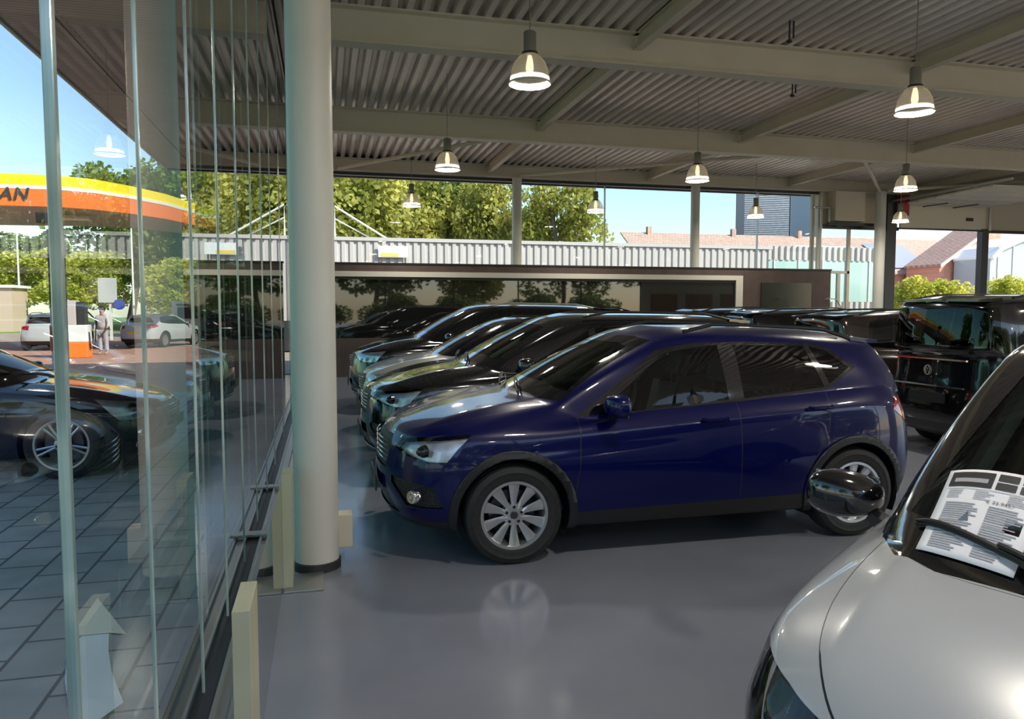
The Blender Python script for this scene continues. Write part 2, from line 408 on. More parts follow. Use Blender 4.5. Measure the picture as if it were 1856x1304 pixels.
def car(p,name,loc,rz,label,cat='car',group=None,level=3,detail=2):
    root=empty(name,loc,rz,label,cat,group)
    # build in local frame: x from the nose backwards; root origin at ground under nose centre
    L,W,H,fo,wb,gc=p['L'],p['W'],p['H'],p['fo'],p['wb'],p['gc']; hw=W/2; xrw=fo+wb; R=p['R']
    zf,zc,xc,xr,xe,xb,zb,tr,b0,b1=[p[k] for k in('zf','zc','xc','xr','xe','xb','zb','tr','b0','b1')]
    bm=shell(p,level)
    n4=16 if detail<2 else 36
    ar=R+.045
    side=lambda f:abs(f.calc_center_median().y)>hw*.62 and abs(f.normal.y)>.25
    sideany=lambda f:abs(f.calc_center_median().y)>hw*.48
    BLK,GL,TIN,HL,TL,GR,GAP,WS,RG,ARCH,FRIT,FOG,DL,ROOF=range(1,15)
    belt=lambda x:b0+(b1-b0)*(x-fo)/wb
    # roof colour
    if p.get('roofmat'):
        cut(bm,[(xc-.4,zc+.0),(xc+.1,zc+.035),(xc+.35,belt(xc+.35)+.02),(xb-.1,belt(xb)+.04),(xb+.3,zb+.04),(xb+.3,H+.2),(xc-.4,H+.2)],'y',lambda f:f.calc_center_median().z>zc-.06 and (f.calc_center_median().z>belt(f.calc_center_median().x)+.0 or f.calc_center_median().x<xc+.3),ROOF)
    # black sill and bumper foot
    if p.get('clad',True):
        zl=gc+.12
        cut(bm,[(fo+.2,gc-.2),(xrw-.2,gc-.2),(xrw-.2,zl+.03),(fo+.2,zl)],'y',lambda f:True,BLK)
        cut(bm,[(-.3,gc-.2),(fo-.2,gc-.2),(fo-.2,gc+.10),(-.3,gc+.085)],'y',lambda f:True,BLK)
        cut(bm,[(xrw+.2,gc-.2),(L+.3,gc-.2),(L+.3,gc+.2),(xrw+.2,gc+.2)],'y',lambda f:True,BLK)
        for cx in(fo,xrw): cut(bm,circle(cx,R,ar+.055,n4),'y',side,ARCH)
    # wheel openings
    for cx in(fo,xrw): cut(bm,circle(cx,R,ar,n4),'y',sideany,99)
    bmesh.ops.delete(bm,geom=[f for f in bm.faces if f.material_index==99],context='FACES')
    # side windows
    side2=lambda f:abs(f.calc_center_median().y)>tr*.82 and abs(f.normal.y)>.35 and f.calc_center_median().z>b0-.02
    top=H-.125; rd=p.get('rd',.03)
    xa=p.get('wa',xc+.40); xf=p.get('wf',xr+.34); xq=p.get('wq',xb-.30); xt=p.get('wt',xe-.52)
    o_=.018
    dlo=[(xa-.05,belt(xa)+.004),(xf-.04,top-.005),(xf+.28,top+.022),((xf+xt)/2,top+.024),(xt-.1,top+.018-rd*.6),(xt+.10,top-.02-rd),(xq+.06,belt(xq)+.085),(xq,belt(xq)+.05),(xq-.5,belt(xq-.5)+.012)]
    dlo=p.get('dlo',dlo)
    cut(bm,dlo,'y',side2,TIN)
    def B(x): return belt(x)+o_+.008
    xB=p.get('xB',fo+wb*.53); xC=p.get('xC',xq-.36)
    def topz(x):
        if x<xf+.28: return top-.03+(x-xf)/.28*.028
        return top+.0 if x<(xf+xt)/2 else top+.0-(rd*.6+.004)*(x-(xf+xt)/2)/((xt-xf)/2)
    w1=[(xa+.10,B(xa)+.0),(xf+.02,top-.035),(xf+.3,top-.0),(xB-.05,topz(xB)),(xB-.03,B(xB))]
    w2=[(xB+.05,B(xB)),(xB+.03,topz(xB)),(xC-.10,topz(xC)),(xC-.005,B(xC)+.0)]
    w3=[(xC+.05,B(xC)+.01),(xC-.055,topz(xC)-.004),(xt-.06,topz(xt)-.012),(xt+.045,top-.045-rd),(xq+.00,B(xq)+.06),(xq-.06,B(xq)+.03)]
    w1,w2,w3=p.get('w',(w1,w2,w3))
    cut(bm,w1,'y',side2,21); cut(bm,w2,'y',side2,22); cut(bm,w3,'y',side2,23)
    # windscreen
    fr=lambda f:f.calc_center_median().x<(xr+.32) and f.normal.x<-.25 and f.calc_center_median().z>zc-.05 and f.calc_center_median().x>xc-.05
    a_,t2=.775*hw,.86*tr
    cut(bm,[(-a_,zc-.018),(-.45*hw,zc+.012),(0,zc+.02),(.45*hw,zc+.012),(a_,zc-.018),(t2,H-.105),(.4*hw,H-.078),(-.4*hw,H-.078),(-t2,H-.105)],'x',fr,FRIT)
    cut(bm,[(-a_+.05,zc+.045),(-.45*hw,zc+.085),(0,zc+.09),(.45*hw,zc+.085),(a_-.05,zc+.045),(t2-.05,H-.15),(.4*hw,H-.125),(-.4*hw,H-.125),(-t2+.05,H-.15)],'x',fr,WS)
    cowl=p.get('cowl')
    if cowl:
        cq=[(a,-b) for a,b in cowl[::-1]]+list(cowl)+[(cowl[-1][0]+.12,cowl[-1][1]-.02),(cowl[-1][0]+.12,-cowl[-1][1]+.02)]
        cut(bm,cq,'z',lambda f:f.normal.z>.25 and f.material_index==0 and zc-.12<f.calc_center_median().z<zc+.16 and f.calc_center_median().x<cowl[-1][0]+.15,FRIT)
    # rear glass
    rr=lambda f:f.calc_center_median().x>(xe-.25) and f.normal.x>.3 and f.calc_center_median().z>zb-.1
    cut(bm,[(-p.get('rgw',.66)*hw,zb+.05),(p.get('rgw',.66)*hw,zb+.05),(p.get('rgw',.66)*1.15*tr,H-.15-rd),(-p.get('rgw',.66)*1.15*tr,H-.15-rd)],'x',rr,RG)
    if detail>=1:
        # head lamps
        hl=p.get('hl',[(.10,zf-.12),(.15,zf-.06),(.26,zf-.035),(.57,zf-.005),(.47,zf-.10),(.40,zf-.18),(.26,zf-.18),(.15,zf-.15)])
        fh=lambda f:f.calc_center_median().x<fo*.9 and abs(f.calc_center_median().y)>p.get('hly',.56)*hw and f.calc_center_median().z<zf+.05
        cut(bm,hl,'y',fh,HL)
        ff=lambda f:f.calc_center_median().x<.32 and f.normal.x<-.1
        for g in p.get('grilles',[[(-.40*hw,zf-.28),(.40*hw,zf-.28),(.50*hw,zf-.11),(.38*hw,zf-.06),(-.38*hw,zf-.06),(-.50*hw,zf-.11)],[(-.60*hw,gc+.11),(.60*hw,gc+.11),(.48*hw,gc+.24),(-.48*hw,gc+.24)]]):
            cut(bm,g,'x',ff,GR)
        cut(bm,[(.05,gc+.36),(.13,gc+.365),(.31,gc+.33),(.38,gc+.19),(.16,gc+.19)],'y',lambda f:f.calc_center_median().x<.5 and abs(f.calc_center_median().y)>.55*hw,FOG)
        tl=p.get('tl',[(xrw+.44,b1-.10),(xrw+.46,b1-.02),(L+.1,b1+.02),(L+.1,b1-.18),(L-.12,b1-.2)])
        ft=lambda f:f.calc_center_median().x>xrw+.3 and abs(f.calc_center_median().y)>p.get('tly',.52)*hw
        cut(bm,tl,'y',ft,TL)
        if detail>=2:
            # shut lines
            g=.0035
            def line(pts,flt=side):
                for i in range(len(pts)-1):
                    (x0,z0),(x1,z1)=pts[i],pts[i+1]; d=math.hypot(x1-x0,z1-z0); nx,nz=-(z1-z0)/d*g,(x1-x0)/d*g
                    cut(bm,[(x0-nx,z0-nz),(x1-nx,z1-nz),(x1+nx,z1+nz),(x0+nx,z0+nz)],'y',lambda f:side(f) and f.material_index in(0,),GAP)
            line([(fo+.40,gc+.17),(fo+.44,.62),(xa-.08,belt(xa)-.01)])
            line([(xB,gc+.17),(xB,belt(xB)-.0)])
            line([(xC-.02,belt(xC)-.01),(xC-.05,.80),(xrw-.40,.50)])
            zero=lambda f:side(f) and f.material_index==0
            cut(bm,[(fo+.40,gc+.17),(fo+.44,.62),(xa-.08,belt(xa)-.01),(xa-.06,belt(xa)+.05),(xB,belt(xB)+.05),(xB,gc+.17)],'y',zero,31)
            cut(bm,[(xB,gc+.17),(xB,belt(xB)+.05),(xC-.02,belt(xC)+.02),(xC-.05,.80),(xrw-.40,.50),(xrw-.40,gc+.17)],'y',zero,32)
            bon=lambda f:f.material_index in(0,GAP) and f.normal.z>.3 and zf-.06<f.calc_center_median().z<zc+.03 and f.calc_center_median().x<xc+.3
            cw_=p.get('cw',1)
            y0,y1,y2=.44*hw,.67*hw,.775*hw
            hb_=[(.10,y0),(.14,.56*hw),(.20,.635*hw),(.30,.70*hw),(.42,.745*hw),(.60,y2)]+[(a-.012,min(b-.012,y2)) for a,b in cowl[::-1] if b>.1] if cowl else [(.10,y0),(.14,.56*hw),(.20,.635*hw),(.30,.70*hw),(.42,.745*hw),(.60,y2),(xc+.17*cw_-.15,y2),(xc+.17*cw_-.03,y2-.01),(xc+.05*cw_,y1),(xc-.01,y0)]
            for _ in range(2): hb_=[hb_[0]]+[q for i in range(len(hb_)-1) for q in ((hb_[i][0]*.75+hb_[i+1][0]*.25,hb_[i][1]*.75+hb_[i+1][1]*.25),(hb_[i][0]*.25+hb_[i+1][0]*.75,hb_[i][1]*.25+hb_[i+1][1]*.75))]+[hb_[-1]]
            bp=[(a,-b) for a,b in hb_]+[((cowl[0][0] if cowl else xc)-.02,0)]+hb_[::-1]
            cut(bm,bp,'z',bon,GAP)
            g=.0035; cxm=(xc)/2
            cut(bm,[(x+(g if x<cxm else -g),y-math.copysign(g,y) if y else y) for x,y in bp],'z',bon,33)
            cut(bm,[(-.3,gc+.09),(fo-R-.03,gc+.09),(fo-R-.02,zf-.20),(.10,zf-.17),(-.3,zf-.15)],'y',lambda f:f.material_index==0 and f.calc_center_median().x<fo,34)
            cut(bm,[(xrw+R,gc+.19),(xrw+R,.62),(L-.2,.66),(L+.3,.66),(L+.3,gc+.19)],'y',lambda f:f.material_index==0 and f.calc_center_median().x>xrw,35)
    bm.normal_update()
    glass1=M['carglass'] if detail>=2 else M['opaqueglass']
    dark=M['darkglass'] if detail>=2 else M['opaqueglass']
    split(bm,ARCH,'wheel_arch_trim',M['black'],root,.007,.012,key=lambda c:(c.y>0,c.x>2))
    split(bm,WS,'windscreen',glass1,root,-.002,label='clear windscreen glass')
    split(bm,21,'front_window',glass1,root,-.003,key=SIDE); split(bm,22,'rear_window',dark,root,-.003,key=SIDE); split(bm,23,'quarter_window',dark,root,-.003,key=SIDE)
    split(bm,RG,'tailgate_window',M['opaqueglass'] if detail<2 else dark,root,-.003)
    if detail>=2:
        refl={}
        for f in bm.faces:
            if f.material_index==HL:
                s=f.calc_center_median().y>0; refl.setdefault(s,MB()).add([v.co-v.normal*.045 for v in f.verts],[tuple(range(len(f.verts)))])
        ho=split(bm,HL,'headlight',M['lenscover'],root,.002,key=SIDE,label='clear headlight cover over a silver reflector')
        hx,hz=p.get('lens',(.25,zf-.115))
        for hlo,s_ in zip(ho,(False,True)):
            s=1 if s_ else -1
            refl[s_].build('reflector',M[p.get('reflmat','reflector')],hlo)
            if not p.get('nolens'): MB().lathe([(0,.035),(.015,.032),(.027,.02),(.033,0),(.040,-.005),(.042,-.03)],24,Matrix.Translation((hx,s*hw*.85,hz))@Matrix.Rotation(R_(-90),4,'Y')@Matrix.Rotation(R_(-s*25),4,'X')).build('lens',M['blackgl'],hlo,True)
    else: split(bm,HL,'headlight',M['lampfar'],root,.002,key=SIDE)
    split(bm,TL,'tail_light',M['redlens'],root,.003,key=SIDE)
    if detail>=1:
        gos=split(bm,GR,'grille',M['mesh'],root,-.012,label='black mesh grille',key=lambda c:c.z>(zf+gc)/2)
        if gos:
            for z_,y_ in p.get('bars',[(zf-.10,.42),(zf-.135,.45),(zf-.17,.45),(zf-.205,.43),(zf-.24,.41)]):
                MB().tube([(.028+.10*abs(k/6)**2.2*y_,k/6*y_*hw,z_) for k in range(-6,7)],.005,6).build('grille_bar',M['chrome'],gos[-1],True)
    for fo2 in split(bm,FOG,'fog_light_pocket',M['mesh'],root,-.015,key=SIDE):
        s=1 if fo2.data.vertices[0].co.y>0 else -1
        if detail>=2 and not p.get('nofog'): MB().lathe([(0,.012),(.028,.010),(.040,.012),(.046,.0),(.046,-.03)],20,Matrix.Translation((.185,s*hw*.895,gc+.275))@Matrix.Rotation(R_(-90),4,'Y')@Matrix.Rotation(R_(-s*38),4,'X')).build('fog_lamp',M['chrome'],fo2,True)
    split(bm,31,'front_door',p['mat'],root,key=SIDE); split(bm,32,'rear_door',p['mat'],root,key=SIDE); split(bm,33,'bonnet',p['mat'],root); split(bm,34,'front_bumper',p['mat'],root); split(bm,35,'rear_bumper',p['mat'],root)
    body=p['mat']; mats=[body,M['black'],M['blackgl'],M['blackgl'],p.get('roofmat',body)]
    rem={0:0,BLK:1,GAP:1,TIN:2,FRIT:3,DL:1,ROOF:4}
    for f in bm.faces: f.material_index=rem.get(f.material_index,0)
    me=bpy.data.meshes.new('body'); bm.to_mesh(me); bm.free()
    for q in mats: me.materials.append(q)
    me.polygons.foreach_set('use_smooth',[True]*len(me.polygons))
    bo=bpy.data.objects.new('body',me); link(bo,root)
    # wheel housings
    for cx in(fo,xrw):
        for s in(-1,1):
            wd=MB(); n=18; vs=[];fs=[]
            for i in range(n+1):
                a=R_(-25+230*i/n)
                for yy in(hw-.045,hw-.40): vs.append((cx+ar*math.cos(a)*1.02,s*yy,R+ar*math.sin(a)*1.02))
            for i in range(n): fs.append((2*i,2*i+1,2*i+3,2*i+2))
            wd.add(vs,fs); wd.add([(cx+ar*1.02*math.cos(R_(-25+230*i/n)),s*(hw-.40),R+ar*1.02*math.sin(R_(-25+230*i/n))) for i in range(n+1)],[tuple(range(n+1))])
            wd.build('wheel_housing',M['black'],root)
    for cx in(fo,xrw):
        for s in(-1,1):
            wheel(root,cx,s*(hw-.125),R,p['rim'],.205,s,p.get('spokes',(10,.012,.034,0)),detail>=2,p.get('rimmat','alloy'))
    # mirrors
    if detail>=1 and p.get('mirrors',True):
        for s in(-1,1):
            mx=p.get('mx',xa+.10); mz=belt(mx)+p.get('mdz',.0)
            mr=empty('wing_mirror',(mx,s*(hw*.885),mz),0,parent=root)
            mirror(mr,s,p.get('mirrormat',body),p)
    # rails, handles, aerial
    if p.get('rails',True) and detail>=1:
        for s in(-1,1):
            pts=[]
            for k in range(13):
                t=k/12; x=xr+.30+(xe-.30-xr-.30)*t; z=H-.045-rd*t*t+.052*min(1,6*min(t,1-t)); pts.append((x,s*(tr*.93),z))
            MB().tube(pts,.014,8).build('roof_rail',M[p.get('railmat','black')],root,True)
    if p.get('spoiler',True) and detail>=1:
        zt=H-rd-.055; y_=tr*.84; m=MB(); vs=[]
        for xx,za,zb2,ys in((xe-.24,zt+.012,zt-.03,y_),(xe+.035,zt-.008,zt-.032,y_*.93)):
            for yy in(-ys,-ys*.5,0,ys*.5,ys): vs.append((xx+.02*(1-abs(yy/ys)),yy,za+.016*(1-(yy/ys)**2)))
            for yy in(-ys,-ys*.5,0,ys*.5,ys): vs.append((xx+.02*(1-abs(yy/ys)),yy,zb2+.010*(1-(yy/ys)**2)))
        fs=[(i,i+1,i+11,i+10) for i in range(4)]+[(i+5,i+15,i+16,i+6) for i in range(4)]+[(10+i,11+i,16+i,15+i) for i in range(4)]+[(0,10,15,5),(4,9,19,14)]
        m.add(vs,fs); m.build('roof_spoiler',p.get('roofmat') or body,root,True)
    if detail>=2:
        for s in(-1,1):
            for hx in(xB-.20,xC-.12):
                MB().tube([(hx-.09,s*(hw*.965),belt(hx)-.10),(hx-.08,s*(hw*.965+.038),belt(hx)-.10),(hx+.08,s*(hw*.965+.038),belt(hx)-.096),(hx+.10,s*(hw*.965),belt(hx)-.095)],.012,8).build('door_handle',body,root,True)
        # rear spoiler already in shell; wipers
        for y0,y1 in(() if p.get('nowiper') else ((-.45,.12),(.18,.62))):
            wp=MB(); wp.tube([(xc+.0,y0*hw,zc+.02),(xc+.04,(y0+y1)/2*hw,zc+.055),(xc+.10,y1*hw,zc+.075)],.008,6); wp.tube([(xc+.03,(y0+.1)*hw,zc+.05),(xc+.13,(y1+.1)*hw,zc+.075)],.007,6)
            wp.build('wiper',M['black'],root,True)
        if p.get('interior',True): interior(root,p)
    if detail>=1:
        pl=MB().box(-.012,-.002,-.26,.26,.40,.51); o=pl.build('number_plate',M['plate'] if p.get('plate') else M['black'],root)
    if p.get('rplate'): MB().box(L-.01,L+.012,-.26,.26,.62,.74).build('number_plate',M['plate'],root,label='yellow rear number plate')
    return root
def mirror(mr,s,mt,p):
    sz=p.get('msz',1)
    bmx=bmesh.new(); bmesh.ops.create_uvsphere(bmx,u_segments=20,v_segments=14,radius=1)
    for v in bmx.verts:
        x,y,z=v.co
        x=math.copysign(abs(x)**.8,x)*.085; 
        if v.co.x>0.15: x=.03
        z=math.copysign(abs(z)**.75,z)*.078; y=math.copysign(abs(y)**.7,y)*.125
        z*=1-.18*(y*s<0)*abs(y)/.125
        v.co=Vector((x-.01+abs(y)*.15,y+s*.165,z+.075))*sz
    me=bpy.data.meshes.new('mirror_cap'); bmx.to_mesh(me); bmx.free(); me.materials.append(mt)
    me.polygons.foreach_set('use_smooth',[True]*len(me.polygons))
    link(bpy.data.objects.new('mirror_cap',me),mr)
    MB().box(.022*sz,.026*sz,s*.06*sz if s>0 else -.27*sz,s*.27*sz if s>0 else -.06*sz,.01*sz,.14*sz).build('mirror_glass',M['chrome'],mr)
    MB().tube([(0.03,-s*.04,-.05),(.02,s*.02,-.02),(.01,s*.09,.02)],[.045,.035,.03],8).build('mirror_arm',M['black'],mr,True)
def seat_mb(x,y,wd=.5,hz=.62):
    m=MB()
    m.box(x-.02,x+.48,y-wd/2,y+wd/2,.38,.56)
    Mt=Matrix.Translation((x+.46,y,.52))@Matrix.Rotation(R_(14),4,'Y')
    m.box(-.06,.08,-wd/2+.02,wd/2-.02,0,hz-.02,0,Mt)
    m.box(-.03,.06,-.13,.13,hz+.06,hz+.24,0,Mt)
    m.tube([Mt@Vector((.02,-.06,hz-.05)),Mt@Vector((.02,-.06,hz+.1))],.006,6); m.tube([Mt@Vector((.02,.06,hz-.05)),Mt@Vector((.02,.06,hz+.1))],.006,6)
    return m
def interior(root,p):
    hw=p['W']/2; fo,wb,xc,xr,zc=p['fo'],p['wb'],p['xc'],p['xr'],p['zc']
    x0=xr+.08
    for y in(-.37,.37): seat_mb(x0,y,.50,.56).build('seat',M[p.get('seatmat','seat')],root,False,.035)
    seat_mb(x0+.85,0,1.25,.50).build('rear_bench',M['seat'],root,False,.03)
    xc0=xc; xc=xc+.21*p.get('cw',1)-.21+.07
    for s in(-1,1):
        MB().tube([(xc+.42,s*hw*.68,zc-.03),(xr+.22,s*p['tr']*.80,p['H']-.155),(xr+.5,s*p['tr']*.86,p['H']-.12)],[.035,.04,.04],8).build('pillar_lining',M['cabinlight'],root,True)
    xc=xc0
    MB().box(xr+.26,p['xe']-.35,-p['tr']*.84,p['tr']*.84,p['H']-.115,p['H']-.10).build('roof_lining',M['cabinlight'],root,False,.01)
    MB().box(xr+.02,xr+.06,-.11,.11,p['H']-.21,p['H']-.145).build('rear_view_mirror',M['black'],root,False,.012)
    d=MB(); d.prism([(xc+.12,zc-.06),(xc+.45,zc-.02),(xc+.62,zc-.10),(xc+.64,zc-.28),(xc+.2,zc-.4)],hw*1.5,'y',-hw*.75)
    d.build('dashboard',M['cabin'],root,False,.02)
    Mt=Matrix.Translation((xc+.80,-.37,zc-.08))@Matrix.Rotation(R_(-68),4,'Y')
    s=MB(); s.tube([Mt@Vector((.18*math.cos(a),.18*math.sin(a),0)) for a in[2*math.pi*k/24 for k in range(25)]],.016,8,cap=False)
    s.tube([Mt@Vector((-.17,0,0)),Mt@Vector((.17,0,0))],.02,6); s.build('steering_wheel',M['cabin'],root,True)
    MB().box(fo+.35,p['xb']-.1,-hw*.8,hw*.8,.30,.34).build('cabin_floor',M['cabin'],root)

M['lampfar']=mat('lamp_far',(.55,.60,.66),.12,.8,coat=1)
M['plate']=mat('yellow_plate',(.75,.50,.03),.4)
M['wing']=paint
# ------------------------------------------------------------------ car kinds
BASE=dict(L=4.14,W=1.78,H=1.55,fo=.84,wb=2.566,gc=.20,R=.328,rim=.222,zf=.87,zc=1.065,xc=.98,xr=1.86,xe=3.86,xb=3.78,zb=1.06,tr=.615,b0=.985,b1=1.045,spokes=(10,.012,.038,0))
def K(**k): d=dict(BASE); d.update(k); return d
# ------------------------------------------------------------------ the hall
XF=-.52                       # facade plane
def S(mb,name,m,parent=None,**k): return mb.build(name,m,parent,kind='structure',**k) if parent is None else mb.build(name,m,parent,**k)
S(MB().box(XF+.12,30,-5.6,19.75,-.15,0),'floor',M['floor'],label='glossy grey-blue epoxy floor of the car hall')
# deck: trapezoid ribs running along Y
dk=MB(); pitch=.20; x=XF-.1; zd=5.42
pts=[]
while x<30:
    pts+=[(x,zd+.085),(x+.055,zd+.085),(x+.085,zd),(x+.165,zd)]; x+=pitch
pts.append((x,zd+.085))
n=len(pts); vs=[(a,-5.6,b) for a,b in pts]+[(a,20.2,b) for a,b in pts]
dk.add(vs,[(i,i+1,i+1+n,i+n) for i in range(n-1)])
dk.build('ceiling',M['deck'],kind='structure',label='ribbed steel deck ceiling of the hall')
MB().box(XF-3.3,30,-5.6,21.1,zd+.10,zd+.5).build('trim_1',M['darksteel'],kind='structure')
# far facade: lintel, wall panels on the right
S(MB().box(XF,14.25,19.62,19.74,5.06,5.45),'trim_2',M['steel'])
S(MB().box(14.25,17.0,19.62,19.80,4.10,5.45),'wall_far',M['wall'])
S(MB().box(14.25,17.0,19.55,19.62,4.04,4.14),'trim_3',M['darksteel'])
S(MB().box(20.15,30,19.62,19.80,4.10,5.45),'wall_far_right',M['wall'])
S(MB().box(20.15,30,19.55,19.62,4.05,4.14),'trim_4',M['darksteel'])
S(MB().box(17.0,20.15,19.62,19.80,4.74,5.45),'trim_5',M['wall'])
S(MB().box(30,30.2,8,19.8,0,5.5),'wall_right',M['wall'])
S(MB().box(14.25,30,19.64,19.78,0,.25),'baseboard_far',M['darksteel'])
# I-beams along X
def ibeam(y,zb,zt,x0,x1,wd,label,name='roof_beam',grp=None):
    m=MB(); m.box(x0,x1,y-wd/2,y+wd/2,zb,zb+.025); m.box(x0,x1,y-wd/2,y+wd/2,zt-.025,zt); m.box(x0,x1,y-.008,y+.008,zb+.025,zt-.025)
    return m.build(name,M['steel'],label=label,cat='beam',group=grp)
ibeam(9.85,4.97,5.42,XF+.1,29.9,.25,'nearest deep cream steel beam crossing under the ceiling')
ibeam(14.7,4.97,5.42,XF+.1,29.9,.25,'middle deep cream steel beam crossing behind the nearest one')
ibeam(19.45,5.10,5.42,XF+.1,29.9,.22,'slim steel edge beam over the far glazing')
ibeam(4.95,4.97,5.42,XF+.1,29.9,.25,'cream steel beam resting on the big round column')
# purlins along Y
for i,xx in enumerate((4.22,8.7,13.1,17.5,21.9)):
    for j,(y0,y1,nm) in enumerate(((4.96,9.84,'between column and nearest deep beam'),(9.86,14.69,'between the two deep beams'),(14.71,19.44,'between middle beam and far glazing'))):
        m=MB(); m.box(xx-.06,xx+.06,y0+.02,y1-.02,5.20,5.215); m.box(xx-.06,xx+.06,y0+.02,y1-.02,5.395,5.41); m.box(xx-.006,xx+.006,y0+.02,y1-.02,5.215,5.395)
        m.build('purlin',M['steel'],label='cream steel cross girder %s, %s'%(nm,('leftmost','second from left','third from left','fourth from left','rightmost')[i]),cat='beam',group='cross girders under the deck')
# diagonal wind braces near the far glazing
for k,((x0,y0),(x1,y1),d) in enumerate((((.4,19.3),(3.6,15.0),'leftmost'),((5.0,19.2),(10.2,15.0),'starting at the first far column'),((12.0,15.0),(15.9,19.1),'dropping to the white far column'),((16.1,19.0),(20.5,15.0),'rising right from the white far column'))):
    MB().tube([(x0,y0,5.13),(x1,y1,5.13)],.045,8).build('wind_brace',M['steel'],None,True,label='diagonal steel tube brace under the deck, '+d,cat='brace')
# columns
def column(x,y,r,z1,label,grp=None,base=True,m='column'):
    e=empty('round_column',(x,y,0),0,label,'column',grp)
    MB().lathe([(r,.03),(r,z1)],40).build('shaft',M[m],e,True)
    if base:
        MB().lathe([(r+.012,0),(r+.012,.05),(r,.055)],40).build('foot_ring',M['darksteel'],e,True)
    return e
column(-.07,4.95,.140,4.97,'large round cream column standing at the glass facade in front')
column(4.97,19.4,.125,5.10,'round far column left of the middle of the glazing')
column(10.12,19.4,.125,5.10,'round far column right of the middle of the glazing')
column(15.95,19.1,.15,5.10,'thick pale far column left of the overhead door')
b=MB(); b.box(-.01,.09,4.66,4.78,.08,.30); b.build('socket_box',M['steel'],bevel=.006,label='small cream socket box on the foot of the big round column',cat='box').location=(.07,.32,.02)
# far glazing posts and panes
e=empty('window_1',(0,19.6,0),0,kind='structure')
for xx,wd in((14.02,.10),(14.22,.07),(7.5,.02),(12.2,.012)):
    MB().box(xx-wd/2,xx+wd/2,-.04,.04,0 if wd>.05 else 2.7,5.08).build('window_post',M['steel'] if wd>.05 else M['alu'],e)
MB().box(-.5,14.2,-.05,.05,5.03,5.1).build('window_head',M['darksteel'],e)
M['farglass']=glass('far_glass',(.90,.95,.95),.4,1.5)
MB().box(-.5,14.2,-.006,.006,.0,5.03).build('pane',M['farglass'],e)
e=empty('window_2',(0,19.6,0),0,kind='structure')
for xx,wd,m in((14.30,.06,'wframe'),(15.27,.09,'steel'),(16.42,.10,'steel')): MB().box(xx-wd/2,xx+wd/2,-.04,.04,0,4.1).build('window_post',M[m],e)
MB().box(14.3,15.3,-.04,.04,2.72,2.80).build('door_head',M['wframe'],e)
MB().box(14.9,15.0,-.04,.04,0,2.72).build('door_stile',M['wframe'],e)
MB().box(14.3,16.4,-.006,.006,0,4.06).build('pane',M['farglass'],e)
# pipes at the corner
p_=MB(); p_.tube([(14.14,19.35,2.7),(14.14,19.35,5.1)],.03,8); p_.tube([(13.9,19.35,4.62),(14.42,19.35,4.62)],.03,8); p_.tube([(14.40,19.35,4.2),(14.40,19.35,4.62)],.03,8)
p_.build('heating_pipe',M['alu'],None,True,label='thin grey pipes rising at the corner of the far glazing',cat='pipe')
# boxed duct
MB().box(14.5,15.5,19.2,19.6,4.24,5.1).build('wall_cabinet',M['wall'],bevel=.01,label='cream boxed duct high on the far wall beside the glazing',cat='duct')
MB().box(14.36,15.9,19.30,19.42,4.12,4.20).build('track_rail',M['darksteel'],label='dark rail under the boxed duct on the far wall',cat='rail')
MB().box(14.75,14.95,19.46,19.52,4.10,4.22).build('exit_sign',mat('exit_green',(.01,.20,.10),.4),label='small green emergency sign under the boxed duct',cat='sign')
# overhead door
M['door']=mat('door_cream',(.88,.80,.62),.5)
e=empty('door_1',(0,19.5,0),0,kind='structure')
MB().box(16.45,16.78,-.1,.1,0,5.1).build('door_post',M['darksteel'],e)
MB().box(19.95,20.2,-.1,.1,0,4.15).build('door_post',M['darksteel'],e)
MB().box(20.14,20.24,-.14,-.1,4.1,4.95).build('track',M['alu'],e)
f=MB(); f.box(16.95,20.1,-.06,0,4.12,4.84); fo_=f.build('door_panel',M['door'],e,False,.008)
for k in range(5):
    m=MB(); y1=-.18-k*.62; z0=4.80+k*.012
    m.prism([(y1-.60,z0+.03),(y1-.57,z0),(y1-.32,z0+.02),(y1-.03,z0),(y1,z0+.03),(y1,z0+.06),(y1-.60,z0+.06)],3.1,'x',16.97)
    m.build('door_panel',M['door'],e)
for k in range(2): MB().tube([(17.6+k*1.1,-.2,4.75),(17.95+k*1.1,-.8,4.79)],.015,6).build('strut',M['darksteel'],e)
MB().box(19.35,19.6,-.09,-.06,4.38,4.48).build('door_handle',M['black'],e,False,.01)
MB().box(16.9,20.15,-.07,.01,4.08,4.12).build('door_seal',M['black'],e)
MB().box(16.55,16.6,-4.2,0,4.86,4.92).build('track',M['alu'],e); MB().box(20.15,20.2,-4.2,0,4.86,4.92).build('track',M['alu'],e)
MB().tube([(16.7,-.12,4.92),(20.2,-.12,4.92)],.04,8).build('spring_shaft',M['alu'],e,True)
MB().box(16.78,17.05,19.2,19.4,4.45,5.08).build('fire_hose_box',mat('red_box',(.35,.01,.02),.4),bevel=.02,label='dark red box high beside the overhead door',cat='box')
